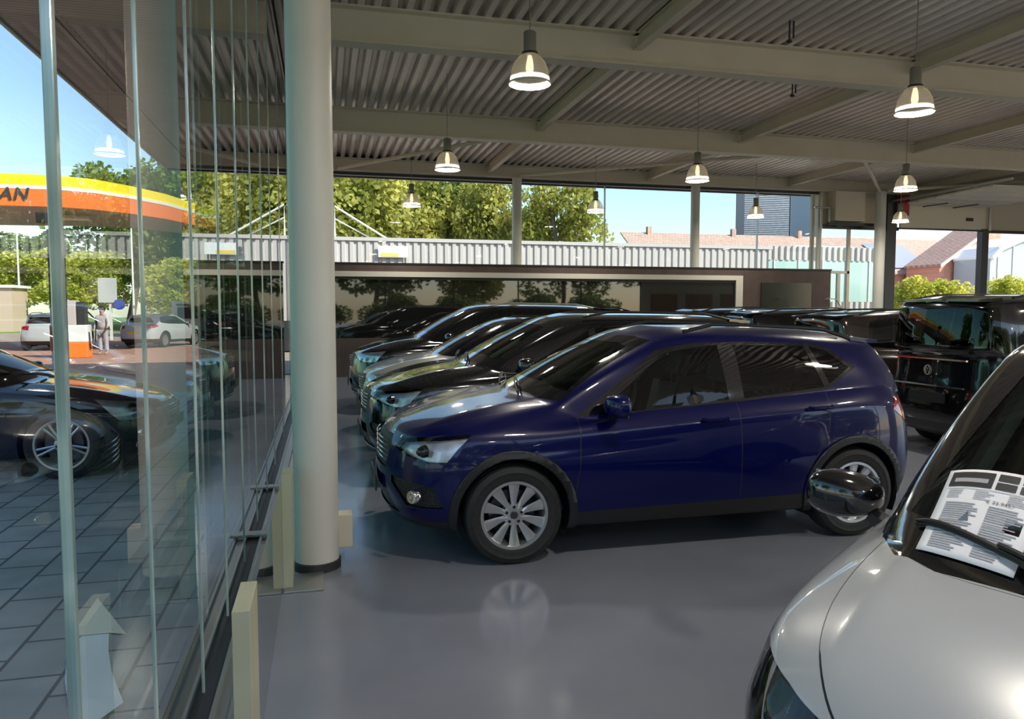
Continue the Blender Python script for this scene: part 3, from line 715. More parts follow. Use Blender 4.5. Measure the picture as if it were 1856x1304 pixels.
# service partition with the long window
e=empty('wall_partition',(0,18.8,0),0,kind='structure')
w0=MB(); w0.box(-.1,11.25,0,.12,2.56,2.76); w0.box(-.1,11.25,0,.12,0,.95); w0.box(11.25,14.1,0,.12,0,2.76); w0.build('wall_face',M['brown'],e)
MB().box(-.12,14.12,-.02,.14,2.76,2.80).build('capping',mat('capping',(.02,.02,.022),.4),e)
fr_=MB(); fr_.box(-.1,11.27,-.05,.0,2.455,2.585); fr_.box(11.06,11.27,-.05,.0,.9,2.455); fr_.build('window_frame',M['wframe'],e)
MB().box(-.1,11.1,.04,.05,.95,2.5).build('pane',mat('tinted_glass',(.012,.012,.012),.02,spec=1.0),e)
MB().box(-.1,11.06,-.02,.03,2.39,2.455).build('blind_box',M['black'],e)
MB().box(11.85,13.45,18.76,18.799,1.45,2.40).build('wall_screen',mat('screen',(.012,.018,.010),.15),label='dark switched-off screen on the brown partition wall',cat='screen')
# desk lamp like mirror on a stalk in front of the partition end
q=MB(); q.tube([(13.62,17.6,1.2),(13.55,17.6,1.7),(13.4,17.6,1.92),(13.2,17.6,1.96)],.016,8); q.lathe([(.0,.03),(.05,.02),(.09,-.02),(.08,-.03),(0,-.02)],16,Matrix.Translation((13.14,17.6,1.94)))
o=q.build('desk_lamp',M['alu'],None,True,label='small bent stalk lamp standing before the brown partition end',cat='lamp')
MB().box(13.0,14.0,17.3,18.0,0,1.2).build('counter',M['brown'],bevel=.01,label='brown counter at the right end of the partition',cat='counter')

wb_=empty('wall_back',(0,-5.6,0),0,kind='structure'); MB().box(19,30,-.1,.1,0,5.4).build('wall_face',M['wall'],wb_)
M['wood']=noisy('wood_panel',(.30,.13,.05),(.42,.20,.08),3,.4,stretch=(1,1,.1))
for k in range(3): MB().box(19.6+k*2.4,21.4+k*2.4,.1,.14,.3,2.6).build('wood_panel',M['wood'],wb_)
for k in range(6): MB().box(XF+k*3.9-.04,XF+k*3.9+.04,-5.66,-5.58,0,5.4).build('trim_%d'%(20+k),M['darksteel'],kind='structure')
# left facade: glass panes, joints, rail
e=empty('window_3',(XF,0,0),0,kind='structure')
js=[-.9,.45,1.70,2.43,3.30,4.12,5.0,5.95,6.95,8.1,9.8,12,14.5,17,19.5]
for k in range(len(js)-1):
    MB().quad((0,js[k]+.004,.05),(0,js[k+1]-.004,.05),(0,js[k+1]-.004,5.12),(0,js[k]+.004,5.12)).build('pane',M['facade'],e)
    if k>1:
        wd=.022 if k==2 else .012
        MB().box(-wd*.5,wd*.5,js[k]-wd/2,js[k]+wd/2,.05,5.12).build('glass_edge',M['glassedge'],e,False,.003)
e=empty('window_4',(XF-.10,0,0),0,kind='structure')
for a,b_ in((4.12,6.4),(6.5,8.9),(9.0,12.6),(12.7,16.5)):
    MB().quad((0,a,.05),(0,b_,.05),(0,b_,5.12),(0,a,5.12)).build('pane',M['facade2'],e)
    MB().box(-.006,.006,a-.006,a+.006,.05,5.12).build('glass_edge',M['glassedge'],e,False,.002)
rl=MB(); rl.box(XF-.17,XF+.13,-5.5,19.7,-.05,.012); rl.box(XF-.15,XF-.135,-5.5,19.7,.012,.035); rl.box(XF-.06,XF-.045,-5.5,19.7,.012,.035); rl.box(XF+.045,XF+.06,-5.5,19.7,.012,.035); rl.box(XF+.115,XF+.13,-5.5,19.7,.012,.03)
rl.build('trim_6',M['alu'],kind='structure',label='aluminium sliding track along the foot of the glass facade')
gr=MB(); gr.box(XF-.132,XF-.063,-5.5,19.7,.0125,.016); gr.box(XF-.042,XF+.042,-5.5,19.7,.0125,.016); gr.build('trim_7',M['black'],kind='structure')
for y in(5.6,7.1):
    MB().box(XF-.10,XF+.16,y,y+.10,.03,.05).build('track_clamp',M['alu'],bevel=.004,label='metal clamp across the floor track, '+('nearer one beside the big column' if y<6 else 'farther one behind the big column'),cat='clamp')
# short glass-holder boards
M['board']=noisy('board_paint',(.50,.49,.33),(.56,.55,.40),4,.45)
for (x,y0,y1,lb) in((-.285,2.52,2.80,'nearest short olive-cream upright board in front of the glass'),(-.24,4.57,4.80,'short olive-cream upright board beside the big column')):
    MB().box(x-.022,x+.034,y0,y1,0,.69).build('upright_board',M['board'],bevel=.002,label=lb,cat='post')
MB().quad((-.262,2.80,.02),(-.262,4.57,.02),(-.262,4.57,.66),(-.262,2.80,.66)).build('low_glass_guard',M['facade'],label='low clear glass guard between the two short boards',cat='glass guard')
MB().box(-.255,-.03,4.50,4.80,0,.012).build('floor_plate',M['alu'],bevel=.002,label='flat metal plate on the floor before the big column',cat='plate')
# overhang soffit outside
M['soffit']=brick('soffit_slats',(.52,.37,.30),(.45,.31,.25),(.08,.055,.045),3.0,.085,.008,.45,.4,0,.5)
S(MB().box(XF-2.55,XF-.02,-5.6,20.6,5.17,5.2),'trim_8',M['soffit'])
S(MB().box(XF-3.22,XF-2.58,-5.6,20.6,5.17,5.2),'trim_9',M['soffit'])
S(MB().box(XF-3.26,XF-3.22,-5.6,20.66,5.14,5.9),'trim_10',M['wall'])
S(MB().box(XF-3.22,30,20.6,20.7,5.14,5.9),'trim_11',M['darksteel'])
S(MB().box(XF,30,19.8,20.6,5.17,5.2),'trim_12',M['soffit'])
# pendant lamps
M['prismatic']=glass('prismatic_shade',(.88,.86,.80),.9,1.5,.02,.30)
n_=M['prismatic'].node_tree; o_=[q for q in n_.nodes if q.type=='OUTPUT_MATERIAL'][0]; s0=o_.inputs[0].links[0].from_socket
t_=n_.nodes.new('ShaderNodeBsdfTranslucent'); t_.inputs[0].default_value=(.9,.86,.76,1); d_=n_.nodes.new('ShaderNodeBsdfDiffuse'); d_.inputs[0].default_value=(.8,.78,.72,1)
a1=n_.nodes.new('ShaderNodeMixShader'); a1.inputs[0].default_value=.4; n_.links.new(t_.outputs[0],a1.inputs[1]); n_.links.new(d_.outputs[0],a1.inputs[2])
wv=n_.nodes.new('ShaderNodeTexWave'); wv.bands_direction='Z'; wv.inputs['Scale'].default_value=22; tcn=n_.nodes.new('ShaderNodeTexCoord'); n_.links.new(tcn.outputs['Object'],wv.inputs['Vector'])
mr_=n_.nodes.new('ShaderNodeMapRange'); mr_.inputs[3].default_value=.22; mr_.inputs[4].default_value=.50; n_.links.new(wv.outputs['Fac'],mr_.inputs[0])
a2=n_.nodes.new('ShaderNodeMixShader'); n_.links.new(mr_.outputs[0],a2.inputs[0]); n_.links.new(s0,a2.inputs[1]); n_.links.new(a1.outputs[0],a2.inputs[2]); n_.links.new(a2.outputs[0],o_.inputs[0])
M['bulb']=mat('lamp_inner',(.8,.7,.5),.5,emit=(1,.75,.45),es=1.2)
M['lampcap']=mat('lamp_cap',(.34,.32,.28),.35,.6)
LAMP=bpy.data.lights.new('lamp_light','AREA'); LAMP.energy=30; LAMP.color=(1,.92,.80); LAMP.shape='DISK'; LAMP.size=.30
def pendant(x,y,z,label):
    e=empty('pendant_lamp',(x,y,z),0,label,'lamp','prismatic pendant lamps')
    m=MB(); prof=[(.210,0),(.207,.012),(.196,.02),(.190,.08),(.176,.15),(.148,.21),(.110,.255),(.078,.28)]
    m.lathe(prof,40); o=m.build('shade',M['prismatic'],e,True)
    rg=MB(); rg.lathe([(.204,-.006),(.214,-.003),(.212,.010),(.203,.006)],40,close=True); rg.build('shade_rim',M['glassrim'],e,True)
    MB().lathe([(.0,.30),(.078,.30),(.078,.27),(.0,.27)],24).build('collar',M['black'],e,True)
    MB().lathe([(0,.50),(.055,.50),(.062,.49),(.062,.30),(0,.30)],24).build('gear_housing',M['lampcap'],e,True)
    MB().lathe([(0,.08),(.03,.10),(.04,.15),(.03,.22),(.02,.27)],16).build('bulb',M['bulb'],e,True)
    MB().tube([(0,0,.50),(0,0,5.42-z)],.006,6).build('cable',M['lampcap'],e)
    ld=LAMP; lo_=bpy.data.objects.new('lamp_light',ld); link(lo_,e); lo_.location=(0,0,.06)
    return e
M['glassrim']=mat('shade_rim',(.8,.76,.66),.2)
xs_=('leftmost','second from the left','third from the left','rightmost'); ys_=('nearest row','middle row','farthest row by the glazing','added unseen row above the white SUV','added unseen row over the near floor')
pr=None
for j,y in enumerate((7.3,12.4,17.6,2.2,-2.9)):  # last two rows are out of view, added to light the hall
    for i,x in enumerate((2.0,6.5,10.9,15.34)):
        z=(3.88,3.95,4.04,3.9,3.9)[j]
        lb='clear prismatic bell pendant lamp, %s of the %s'%(xs_[i],ys_[j])
        if pr is None: pr=pendant(x,y,z,lb)
        else: c=copy_tree(pr); c.location=(x,y,z); c['label']=lb
# sprinklers / detectors
for x,y,d in((3.0,10.6,'in the left bay behind the nearest beam'),(7.5,11.1,'in the middle bay behind the nearest beam'),(5.95,8.9,'in front of the nearest beam')):
    m=MB(); m.tube([(x,y,5.42),(x,y,5.16)],.012,6); m.tube([(x+.06,y,5.42),(x+.06,y,5.2)],.012,6); m.lathe([(0,.02),(.035,.01),(.035,-.02),(0,-.03)],12,Matrix.Translation((x,y,5.16)))
    m.build('sprinkler_pipe',M['darksteel'],None,True,label='small dark pipe fitting under the deck '+d,cat='pipe')

# ------------------------------------------------------------------ outside
M['paver']=brick('concrete_pavers',(.40,.41,.43),(.48,.49,.51),(.12,.12,.13),.42,.30,.010,.75,.5,R_(90),.4)
M['redbrick']=brick('red_pavers',(.42,.22,.16),(.50,.27,.20),(.30,.18,.14),.2,.1,.006,.85,.5,0,0)
M['pale']=noisy('pale_bounce_concrete',(.50,.48,.44),(.58,.56,.52),1,.9)  # for unseen ground, kept pale to bounce sunlight onto the ceiling
M['asphalt']=noisy('road',(.30,.24,.19),(.36,.29,.23),1,.9)
M['grass']=noisy('grass',(.10,.19,.03),(.20,.30,.05),3,.9)
MB().box(-60,60,-60,120,-.4,-.2).build('ground',M['asphalt'],kind='structure')
MB().box(-9,XF-.17,-5.6,16.5,-.15,-.02).build('ground_pavers',M['paver'],kind='structure',label='grey concrete pavers outside the glass facade')
MB().box(-60,-.5,16.5,46,-.2,-.04).build('ground_forecourt',M['redbrick'],kind='structure',label='red brick forecourt of the filling station')
MB().box(-9,60,-60,-5.6,-.2,-.03).build('ground_back',M['pale'],kind='structure',label='unseen pale concrete yard behind the hall, added to bounce sunlight in')
MB().box(30.2,60,-5.6,60,-.2,-.03).build('ground_side',M['pale'],kind='structure')  # unseen pale ground on the right, added for the same bounce
MB().box(-60,-9,-60,16.5,-.2,-.045).build('ground_lot',M['asphalt'],kind='structure')
MB().box(-90,20,46,60,-.2,-.03).build('ground_road',M['asphalt'],kind='structure')
MB().box(-120,60,60,160,-.2,.0).build('ground_grass',M['grass'],kind='structure')
MB().box(-.5,60,20.7,60,-.2,-.05).build('ground_yard',M['asphalt'],kind='structure')
# painted arrow
ar_=empty('painted_arrow',(0,0,0),0,'arrow painted on the grey pavers outside the glass, cream head and pale blue tail','floor marking')
m=MB(); m.add([(-1.31,4.74,-.012),(-1.29,4.16,-.012),(-1.24,4.20,-.012),(-1.11,4.20,-.012),(-1.02,4.16,-.012)],[(0,1,2,3,4)]); m.build('arrow_head',mat('paint_cream',(.85,.80,.70),.6),ar_)
L_=[(-1.24,4.19),(-1.235,3.95),(-1.17,3.70),(-1.08,3.45),(-.97,3.20)]; Rr=[(-1.11,4.19),(-1.06,3.98),(-.99,3.75),(-.90,3.52),(-.86,3.42)]
m=MB(); vs=[(a,b,-.011) for a,b in L_]+[(a,b,-.011) for a,b in Rr]; m.add(vs,[(i,i+1,i+6,i+5) for i in range(4)]); m.build('arrow_tail',mat('paint_blue',(.80,.86,.95),.5),ar_)
# leaves and trees
def leafmat(name,c1,c2):
    m=noisy(name,c1,c2,.9,.6,detail=3,spec=.3); n=m.node_tree; o=[q for q in n.nodes if q.type=='OUTPUT_MATERIAL'][0]
    t=n.nodes.new('ShaderNodeBsdfTranslucent'); r=[q for q in n.nodes if q.type=='VALTORGB'][0]; n.links.new(r.outputs[0],t.inputs[0])
    x=n.nodes.new('ShaderNodeMixShader'); x.inputs[0].default_value=.45; n.links.new(n.nodes['Principled BSDF'].outputs[0],x.inputs[1]); n.links.new(t.outputs[0],x.inputs[2]); n.links.new(x.outputs[0],o.inputs[0]); return m
M['leafA']=leafmat('leaf_yellow_green',(.26,.28,.05),(.58,.54,.14)); M['leafB']=leafmat('leaf_green',(.10,.18,.04),(.30,.38,.09)); M['leafC']=leafmat('leaf_bright',(.36,.42,.05),(.75,.72,.16))
M['bark']=noisy('bark',(.10,.075,.055),(.16,.12,.09),6,.9)
def crown_mesh(seed,n,leaf,blobs=14,name='crown',shape=(1,1,1),low=-.55):
    r=random.Random(seed); m=MB(); B_=[]
    for k in range(blobs):
        a=r.uniform(0,6.283); z=r.uniform(low,.72); q=math.sqrt(max(0,1-z*z))*r.uniform(.25,.72); B_.append((q*math.cos(a),q*math.sin(a),z,r.uniform(.26,.44)))
    for i in range(n):
        bx,by,bz,br=B_[r.randrange(blobs)]
        d=Vector((r.gauss(0,1),r.gauss(0,1),r.gauss(0,1))).normalized()*br*r.uniform(.72,1.06)
        c=Vector(((bx+d.x)*shape[0],(by+d.y)*shape[1],(bz+d.z)*shape[2])); u=Vector((r.gauss(0,1),r.gauss(0,1),r.gauss(0,1))).normalized(); v=u.cross(Vector((r.gauss(0,1),r.gauss(0,1),r.gauss(0,1)))).normalized()
        s=leaf*r.uniform(.6,1.3); m.quad(c-u*s,c-v*s*.7,c+u*s,c+v*s*.7)
    return m
CM={}
for k,(sd_,n) in enumerate(((1,9000),(2,9000),(3,9000))):
    m=crown_mesh(sd_,n,.042,18); me=bpy.data.meshes.new('crown_mesh'); me.from_pydata(m.v,[],m.f); CM[k]=me
def tree(x,y,h,r,kind,lm,label,grp='trees',trunk=True,name='tree'):
    e=empty(name,(x,y,0),random.Random(int(x*7+y)).uniform(0,6),label,'tree',grp)
    me=CM[kind].copy(); me.materials.append(M[lm]); o=bpy.data.objects.new('crown',me); link(o,e)
    ch=h*.80 if trunk else h
    o.scale=(r,r,ch/2*1.02); o.location=(0,0,h-ch/2*.98)
    if trunk:
        m=MB(); m.tube([(0,0,0),(.05*h,0,h*.3),(.02*h,.02*h,h*.6),(.05*h,0,h*.8)],[.03*h,.022*h,.014*h,.006*h],8)
        m.tube([(.03*h,0,h*.35),(-.1*h,.05*h,h*.6),(-.15*h,.08*h,h*.72)],[.014*h,.009*h,.004*h],6); m.tube([(.03*h,0,h*.4),(.14*h,-.05*h,h*.62),(.2*h,-.05*h,h*.75)],[.014*h,.008*h,.004*h],6)
        m.build('trunk',M['bark'],e,True)
    return e
TR=[(-30.2,85.5,9.4,6.5,0,'leafB','left-most leafy tree beyond the filling station road'),(-25,74,6.8,4.5,1,'leafC','bright round tree left of the station info pillar'),(-18.6,66.9,6.2,4.0,2,'leafC','bright low tree behind the parked white SUV'),
 (-21,92,17,8,1,'leafB','tall tree whose top shows above the yellow canopy'),(-13.6,76.6,15.0,6.5,2,'leafB','tall dense tree above the middle of the canopy'),(-8.2,64.9,13.5,5.5,0,'leafB','tall dense tree right of the canopy tip'),
 (-5.0,58.9,14.2,5,1,'leafB','tall dark tree seen through the green glass layers'),(-8.9,51,4.8,3.0,2,'leafC','round light green bush behind the white hatchback'),(-5.2,45.5,4.6,2.4,0,'leafB','round green bush beside the white kiosk'),
 (-1.5,63.7,13.1,6,2,'leafB','dark tree just left of the big column'),(2.1,53.9,11.9,5,0,'leafA','yellow-green tree beyond the parapet, leftmost in the far window'),(6.4,58.0,12.0,4.6,1,'leafA','yellow-green tree beyond the parapet behind the hanging lamp'),
 (9.6,60.4,12.2,4.2,2,'leafB','darker open tree with visible trunk beyond the parapet'),(12.4,55.6,11.8,3.6,0,'leafA','full yellow-green tree left of the first far column'),(15.9,50.5,10.6,3.7,1,'leafA','rounded tree beyond the parapet right of the first far column'),
 (-38,70,10,7,2,'leafB','broad tree far left beyond the road'),(-4,-26,9,5,0,'leafB','tree behind the hall, leftmost'),(4,-27,10,5.5,1,'leafB','tree behind the hall, second from left'),(12,-26,9,5,2,'leafA','tree behind the hall, third from left'),(21,-28,9.5,5.5,0,'leafB','tree behind the hall, fourth from left'),(31,-27,9,5.5,1,'leafB','tree behind the hall, rightmost'),
 (-22,-12,11,6,1,'leafB','tree beside the car park, far left'),(-24,6,11,6,0,'leafB','tree across the car park on the left'),(-12,-22,10,5,2,'leafA','tree at the back corner of the car park'),(-28,22,10,5,2,'leafB','tree left of the filling station')]
for t in TR: tree(*t[:6],t[6])
# hedge (right)
me=CM[1].copy(); me.materials.append(M['leafC'])
for i,(x,y,s) in enumerate(((25.6,27.4,2.1),(29.0,27,2.1),(32.5,27.2,2.1),(36,27.5,2.1))):
    e=empty('hedge',(x,y,0),i,'yellow-green hedge bush beyond the overhead door, %s'%('leftmost','second from left','third from left','rightmost')[i],'hedge','hedge bushes behind the overhead door')
    o=bpy.data.objects.new('foliage',me); link(o,e); o.scale=(s,1.7,1.62); o.location=(0,0,1.45)
mh=CM[0].copy(); mh.materials.append(M['leafB'])
for i in range(6):  # unseen hedge, added to darken what the blue car's side reflects
    e=empty('hedge',(-5+i*4.6,-11,0),i*3.1,'tall green hedge, added unseen to hide the bright yard, behind the open back of the hall, bush %s'%('one','two','three','four','five','six')[i],'hedge','added screen hedge behind the hall')
    o=bpy.data.objects.new('foliage',mh); link(o,e); o.scale=(2.3,2.3,1.5); o.location=(0,0,1.3)
# parapet building across the yard
M['corr']=mat('corrugated_white',(.52,.475,.44),.45)
e=empty('neighbour_hall',(0,31,0),0,'long white corrugated parapet wall across the yard','building')
m=MB(); pts=[]; x=-1.2
while x<19.9: pts+=[(x,0),(x+.14,0),(x+.17,.06),(x+.29,.06)]; x+=.32
pts.append((x,0)); n=len(pts); m.add([(a,b,1.2) for a,b in pts]+[(a,b,4.42) for a,b in pts],[(i,i+1,i+1+n,i+n) for i in range(n-1)]); m.build('corrugated_cladding',M['corr'],e)
MB().box(-1.3,20.1,-.05,.3,4.40,4.54).build('coping',M['corr'],e)
MB().box(-1.2,20.0,.3,9,0,4.3).build('block',M['wall'],e); MB().box(-1.2,20.0,.0,.3,0,1.2).build('plinth',M['darksteel'],e)
e=empty('glass_annex',(0,31.3,0),0,'lower corrugated annex with turquoise glazing at its right end','building')
m=MB(); pts=[]; x=20.1
while x<26: pts+=[(x,0),(x+.14,0),(x+.17,.09),(x+.29,.09)]; x+=.32
n=len(pts); m.add([(a,b,3.95) for a,b in pts]+[(a,b,4.6) for a,b in pts],[(i,i+1,i+1+n,i+n) for i in range(n-1)]); m.add([(a,b,.2) for a,b in pts]+[(a,b,2.0) for a,b in pts],[(i,i+1,i+1+n,i+n) for i in range(n-1)]); m.build('corrugated_cladding',M['corr'],e)
MB().box(20.1,26.2,.05,.12,2.0,3.95).build('glazing',mat('turquoise',(.40,.55,.50),.15),e); MB().box(20.1,26.2,.15,6,0,4.5).build('block',M['wall'],e)
for k in range(5): MB().box(20.4+k*1.3,20.46+k*1.3,0,.05,2.0,3.95).build('mullion',M['white'],e)
s_=empty('roof_sign',(2.75,30.85,3.75),0,'small white and yellow sign on the corrugated parapet','sign'); MB().box(-.6,.6,0,.05,0,.45).build('board',M['white'],s_); MB().box(-.5,.2,-.01,0,.03,.17).build('yellow_band',mat('sign_yellow',(.8,.6,.12),.5),s_)
# roof stair rail left
m=MB(); m.tube([(.5,33,4.7),(.5,33,6.0),(2.9,33,4.55)],.045,6); m.tube([(.5,33.2,5.5),(2.6,33.2,4.4)],.03,6)
m.build('stair_rail',M['wframe'],None,True,label='white sloping handrail on the roof across the yard',cat='rail')
for x,y,z,d in((25.3,48,7.0,'left'),(13.6,42,5.6,'small')): pass
# dark louvred block
M['louvre']=brick('louvres',(.55,.56,.60),(.48,.49,.53),(.03,.03,.035),30,.22,.03,.5,0,0,.6,axes='XZ')
e=empty('metal_clad_block',(42.0,70,0),R_(-31),'dark louvred metal block rising behind the parapet','building')
MB().box(0,4.4,0,5,5,20).build('louvred_wall',M['louvre'],e); MB().box(-.8,0,-.1,5,5,20).build('corner_post',mat('block_grey',(.14,.15,.18),.5),e); MB().box(4.5,7.2,.4,6,5,20).build('side_wall',mat('block_blue',(.14,.19,.25),.4),e)
# houses
M['tile']=brick('roof_tiles',(.50,.33,.26),(.56,.38,.30),(.36,.24,.19),.3,.32,.03,.8,.5,0,.4)
M['housebrick']=brick('house_brick',(.68,.30,.20),(.74,.35,.24),(.60,.32,.25),.22,.07,.008,.85,.5,0,0,axes='XZ')
def roofslab(m,x0,x1,y0,z0,y1,z1,t=.15): m.add([(x0,y0,z0),(x1,y0,z0),(x1,y1,z1),(x0,y1,z1),(x0,y0,z0-t),(x1,y0,z0-t),(x1,y1,z1-t),(x0,y1,z1-t)],[(0,1,2,3),(4,7,6,5),(0,4,5,1),(1,5,6,2),(2,6,7,3),(3,7,4,0)])
e=empty('long_house',(0,58,0),0,'long terrace house with a brown tiled roof and solar panels','house')
m=MB(); roofslab(m,26,60,0,4.9,6,8.6); m.build('roof',M['tile'],e); MB().box(26,60,.5,9,0,5).build('wall',M['housebrick'],e)
m=MB(); roofslab(m,50.3,54.8,.6,5.45,4.6,7.9,.05); m.build('solar_panel',mat('solar',(.30,.33,.42),.25),e)
m=MB(); roofslab(m,42.5,49,.9,5.65,4.2,7.6,.05); m.build('solar_panel',mat('solar2',(.50,.53,.58),.3),e)
m=MB(); roofslab(m,32.5,40,.9,5.65,2.6,6.7,.05); m.build('solar_panel',M['louvre'],e)
for x in(28.5,37,44): MB().box(x,x+.4,5.6,6,8.2,9.1).build('chimney',M['tile'],e)
e=empty('gable_house',(0,54,0),0,'orange brick gable house with a white window','house')
MB().prism([(51.2,0),(57.5,0),(57.5,9.2),(56.8,9.1),(51.2,5.6)],3.8,'y',0).build('gable_wall',M['housebrick'],e)
m=MB(); m.add([(51.0,-.3,5.5),(56.8,-.3,9.2),(56.8,3.9,9.2),(51.0,3.9,5.5),(51.0,-.3,5.3),(56.8,-.3,9.0),(56.8,3.9,9.0),(51.0,3.9,5.3)],[(0,1,2,3),(4,7,6,5),(0,4,5,1),(1,5,6,2),(2,6,7,3),(3,7,4,0)]); m.build('roof',M['tile'],e)
m=MB(); m.add([(51.0,-.42,5.45),(56.8,-.42,9.15),(56.8,-.42,8.9),(51.0,-.42,5.2),(51.0,-.3,5.45),(56.8,-.3,9.15),(56.8,-.3,8.9),(51.0,-.3,5.2)],[(0,1,2,3),(7,6,5,4),(0,4,5,1),(1,5,6,2),(2,6,7,3),(3,7,4,0)]); m.build('verge_board',M['white'],e)
MB().box(52.9,54.0,-.08,0,3.9,5.1).build('window',M['opaqueglass'],e); MB().box(54.1,56.4,-.08,0,3.9,5.1).build('window_panel',M['white'],e)
e=empty('conservatory',(0,50,0),0,'grey glazed conservatory with an arched roof at far right','building')
MB().prism([(52.3,0),(60,0),(60,7.6),(55.6,7.4),(53.2,6.6),(52.3,5.9)],3.6,'y',0).build('glazed_wall',mat('cons_glass',(.35,.40,.42),.2),e)
MB().prism([(52.2,5.9),(53.1,6.7),(55.6,7.6),(60,7.8),(60,7.5),(55.6,7.3),(53.3,6.4),(52.4,5.6)],4.0,'y',-.3).build('arched_roof',M['white'],e)
for k in range(5): MB().box(53+k*1.5,53.1+k*1.5,-.08,0,0,6.8).build('mullion',M['white'],e)

# ------------------------------------------------------------------ filling station
M['yellow']=mat('canopy_yellow',(.95,.72,.01),.35); M['orange']=mat('canopy_orange',(.85,.19,.035),.4); M['cwhite']=mat('canopy_white',(.85,.80,.70),.4)
e=empty('station_canopy',(0,31,0),0,'curved yellow and orange canopy of the filling station','canopy')
cx_=[-30,-24,-18,-14,-11.2,-9.43,-8.16,-6.86,-5.73,-4.77,-4.18,-3.86]; zt_=[5.2,5.9,6.35,6.5,6.53,6.53,6.44,6.23,5.99,5.69,5.45,5.62]; zb_=[4.3,4.8,5.2,5.36,5.39,5.39,5.33,5.21,5.06,4.86,4.75,4.69]
def band(f0,f1,dy,name,mt,depth=.25):
    m=MB(); n=len(cx_)
    lo=[b+(t-b)*f0 for t,b in zip(zt_,zb_)]; hi=[b+(t-b)*f1 for t,b in zip(zt_,zb_)]
    vs=[(x,-dy,z) for x,z in zip(cx_,lo)]+[(x,-dy,z) for x,z in zip(cx_,hi)]+[(x,depth,z) for x,z in zip(cx_,lo)]+[(x,depth,z) for x,z in zip(cx_,hi)]
    fs=[]
    for i in range(n-1): fs+=[(i,i+1,n+i+1,n+i),(2*n+i,3*n+i,3*n+i+1,2*n+i+1),(i,2*n+i,2*n+i+1,i+1),(n+i,n+i+1,3*n+i+1,3*n+i)]
    fs+=[(0,n,3*n,2*n),(n-1,3*n-1,4*n-1,2*n-1)]
    m.add(vs,fs); return m.build(name,mt,e,True)
band(.0,.54,.02,'orange_band',M['orange']); band(.54,.66,.03,'white_band',M['cwhite']); band(.66,1.0,.0,'yellow_band',M['yellow'])
m=MB(); n=len(cx_); vs=[(x,.25,b+.1) for x,b in zip(cx_,zb_)]+[(x,8,b+.1) for x,b in zip(cx_,zb_)]; m.add(vs,[(i,i+1,n+i+1,n+i) for i in range(n-1)]); m.build('soffit',mat('canopy_soffit',(.32,.27,.22),.5),e,True)
m=MB(); vs=[(x,.0,b-.03) for x,b in zip(cx_,zt_)]+[(x,8,b-.03) for x,b in zip(cx_,zt_)]; m.add(vs,[(i,i+1,n+i+1,n+i) for i in range(n-1)]); m.build('roof',M['cwhite'],e,True)
for x,y in((-14,4),(-22,4)): MB().box(x-.2,x+.2,y-.2,y+.2,-.1,5.4).build('post',M['white'],e)
for x in(-13,-9.8,-16): MB().box(x-.6,x+.6,3,3.5,5.28,5.34).build('canopy_light',M['white'],e)
fc=bpy.data.curves.new('canopy_lettering','FONT'); fc.body='MAN'; fc.size=.62; fc.shear=.25; fc.extrude=.015; fc.space_character=1.12; fc.offset=.012; fc.materials.append(M['darksteel'])
ft_=bpy.data.objects.new('t',fc); link(ft_); mt_=bpy.data.meshes.new_from_object(ft_.evaluated_get(bpy.context.evaluated_depsgraph_get())); bpy.data.objects.remove(ft_); fo2=bpy.data.objects.new('lettering',mt_); link(fo2,e); fo2.rotation_euler=(R_(90),0,0); fo2.location=(-11.80,-.05,5.60); fo2['label']='dark slanted letters MAN on the orange band'
# info pillar
e=empty('info_pillar',(-5.88,19.2,-.04),0,'grey, navy and white station pillar with a red box','pillar')
MB().box(-.15,.15,-.1,.1,0,1.75).build('lower_panel',mat('pillar_grey',(.48,.50,.54),.4),e); MB().box(-.152,.152,-.102,.102,1.75,2.95).build('navy_panel',mat('pillar_navy',(.02,.025,.07),.3),e); MB().box(-.15,.15,-.1,.1,2.95,3.5).build('upper_panel',mat('pillar_top',(.40,.36,.37),.4),e)
MB().box(-.16,.0,-.16,-.1,.75,1.35).build('red_box',M['redlens'],e,False,.02)
MB().box(-.30,.12,-.3,.1,3.62,3.85).build('floodlight',M['black'],e,False,.02)
MB().box(-.03,.03,-.03,.03,3.5,3.65).build('bracket',M['black'],e)
# pump
e=empty('fuel_pump',(-8.5,29.2,-.04),0,'white and orange fuel pump under the canopy','fuel pump')
MB().box(-.5,.5,-.3,.3,0,.55).build('orange_base',mat('pump_orange',(.95,.22,.03),.4),e,False,.03); MB().box(-.5,.5,-.28,.28,.55,1.15).build('white_cabinet',M['white'],e,False,.03); MB().box(-.47,.15,-.26,.26,1.15,2.0).build('display',mat('pump_pale',(.55,.48,.46),.4),e,False,.02)
MB().tube([(.5,-.1,1.6),(.75,-.1,1.3),(.7,-.1,.5),(.55,-.1,.3),(.5,-.1,.9)],.03,6).build('hose',M['black'],e,True)
MB().box(.18,.42,-.2,.2,1.15,1.95).build('nozzle_panel',M['darksteel'],e)
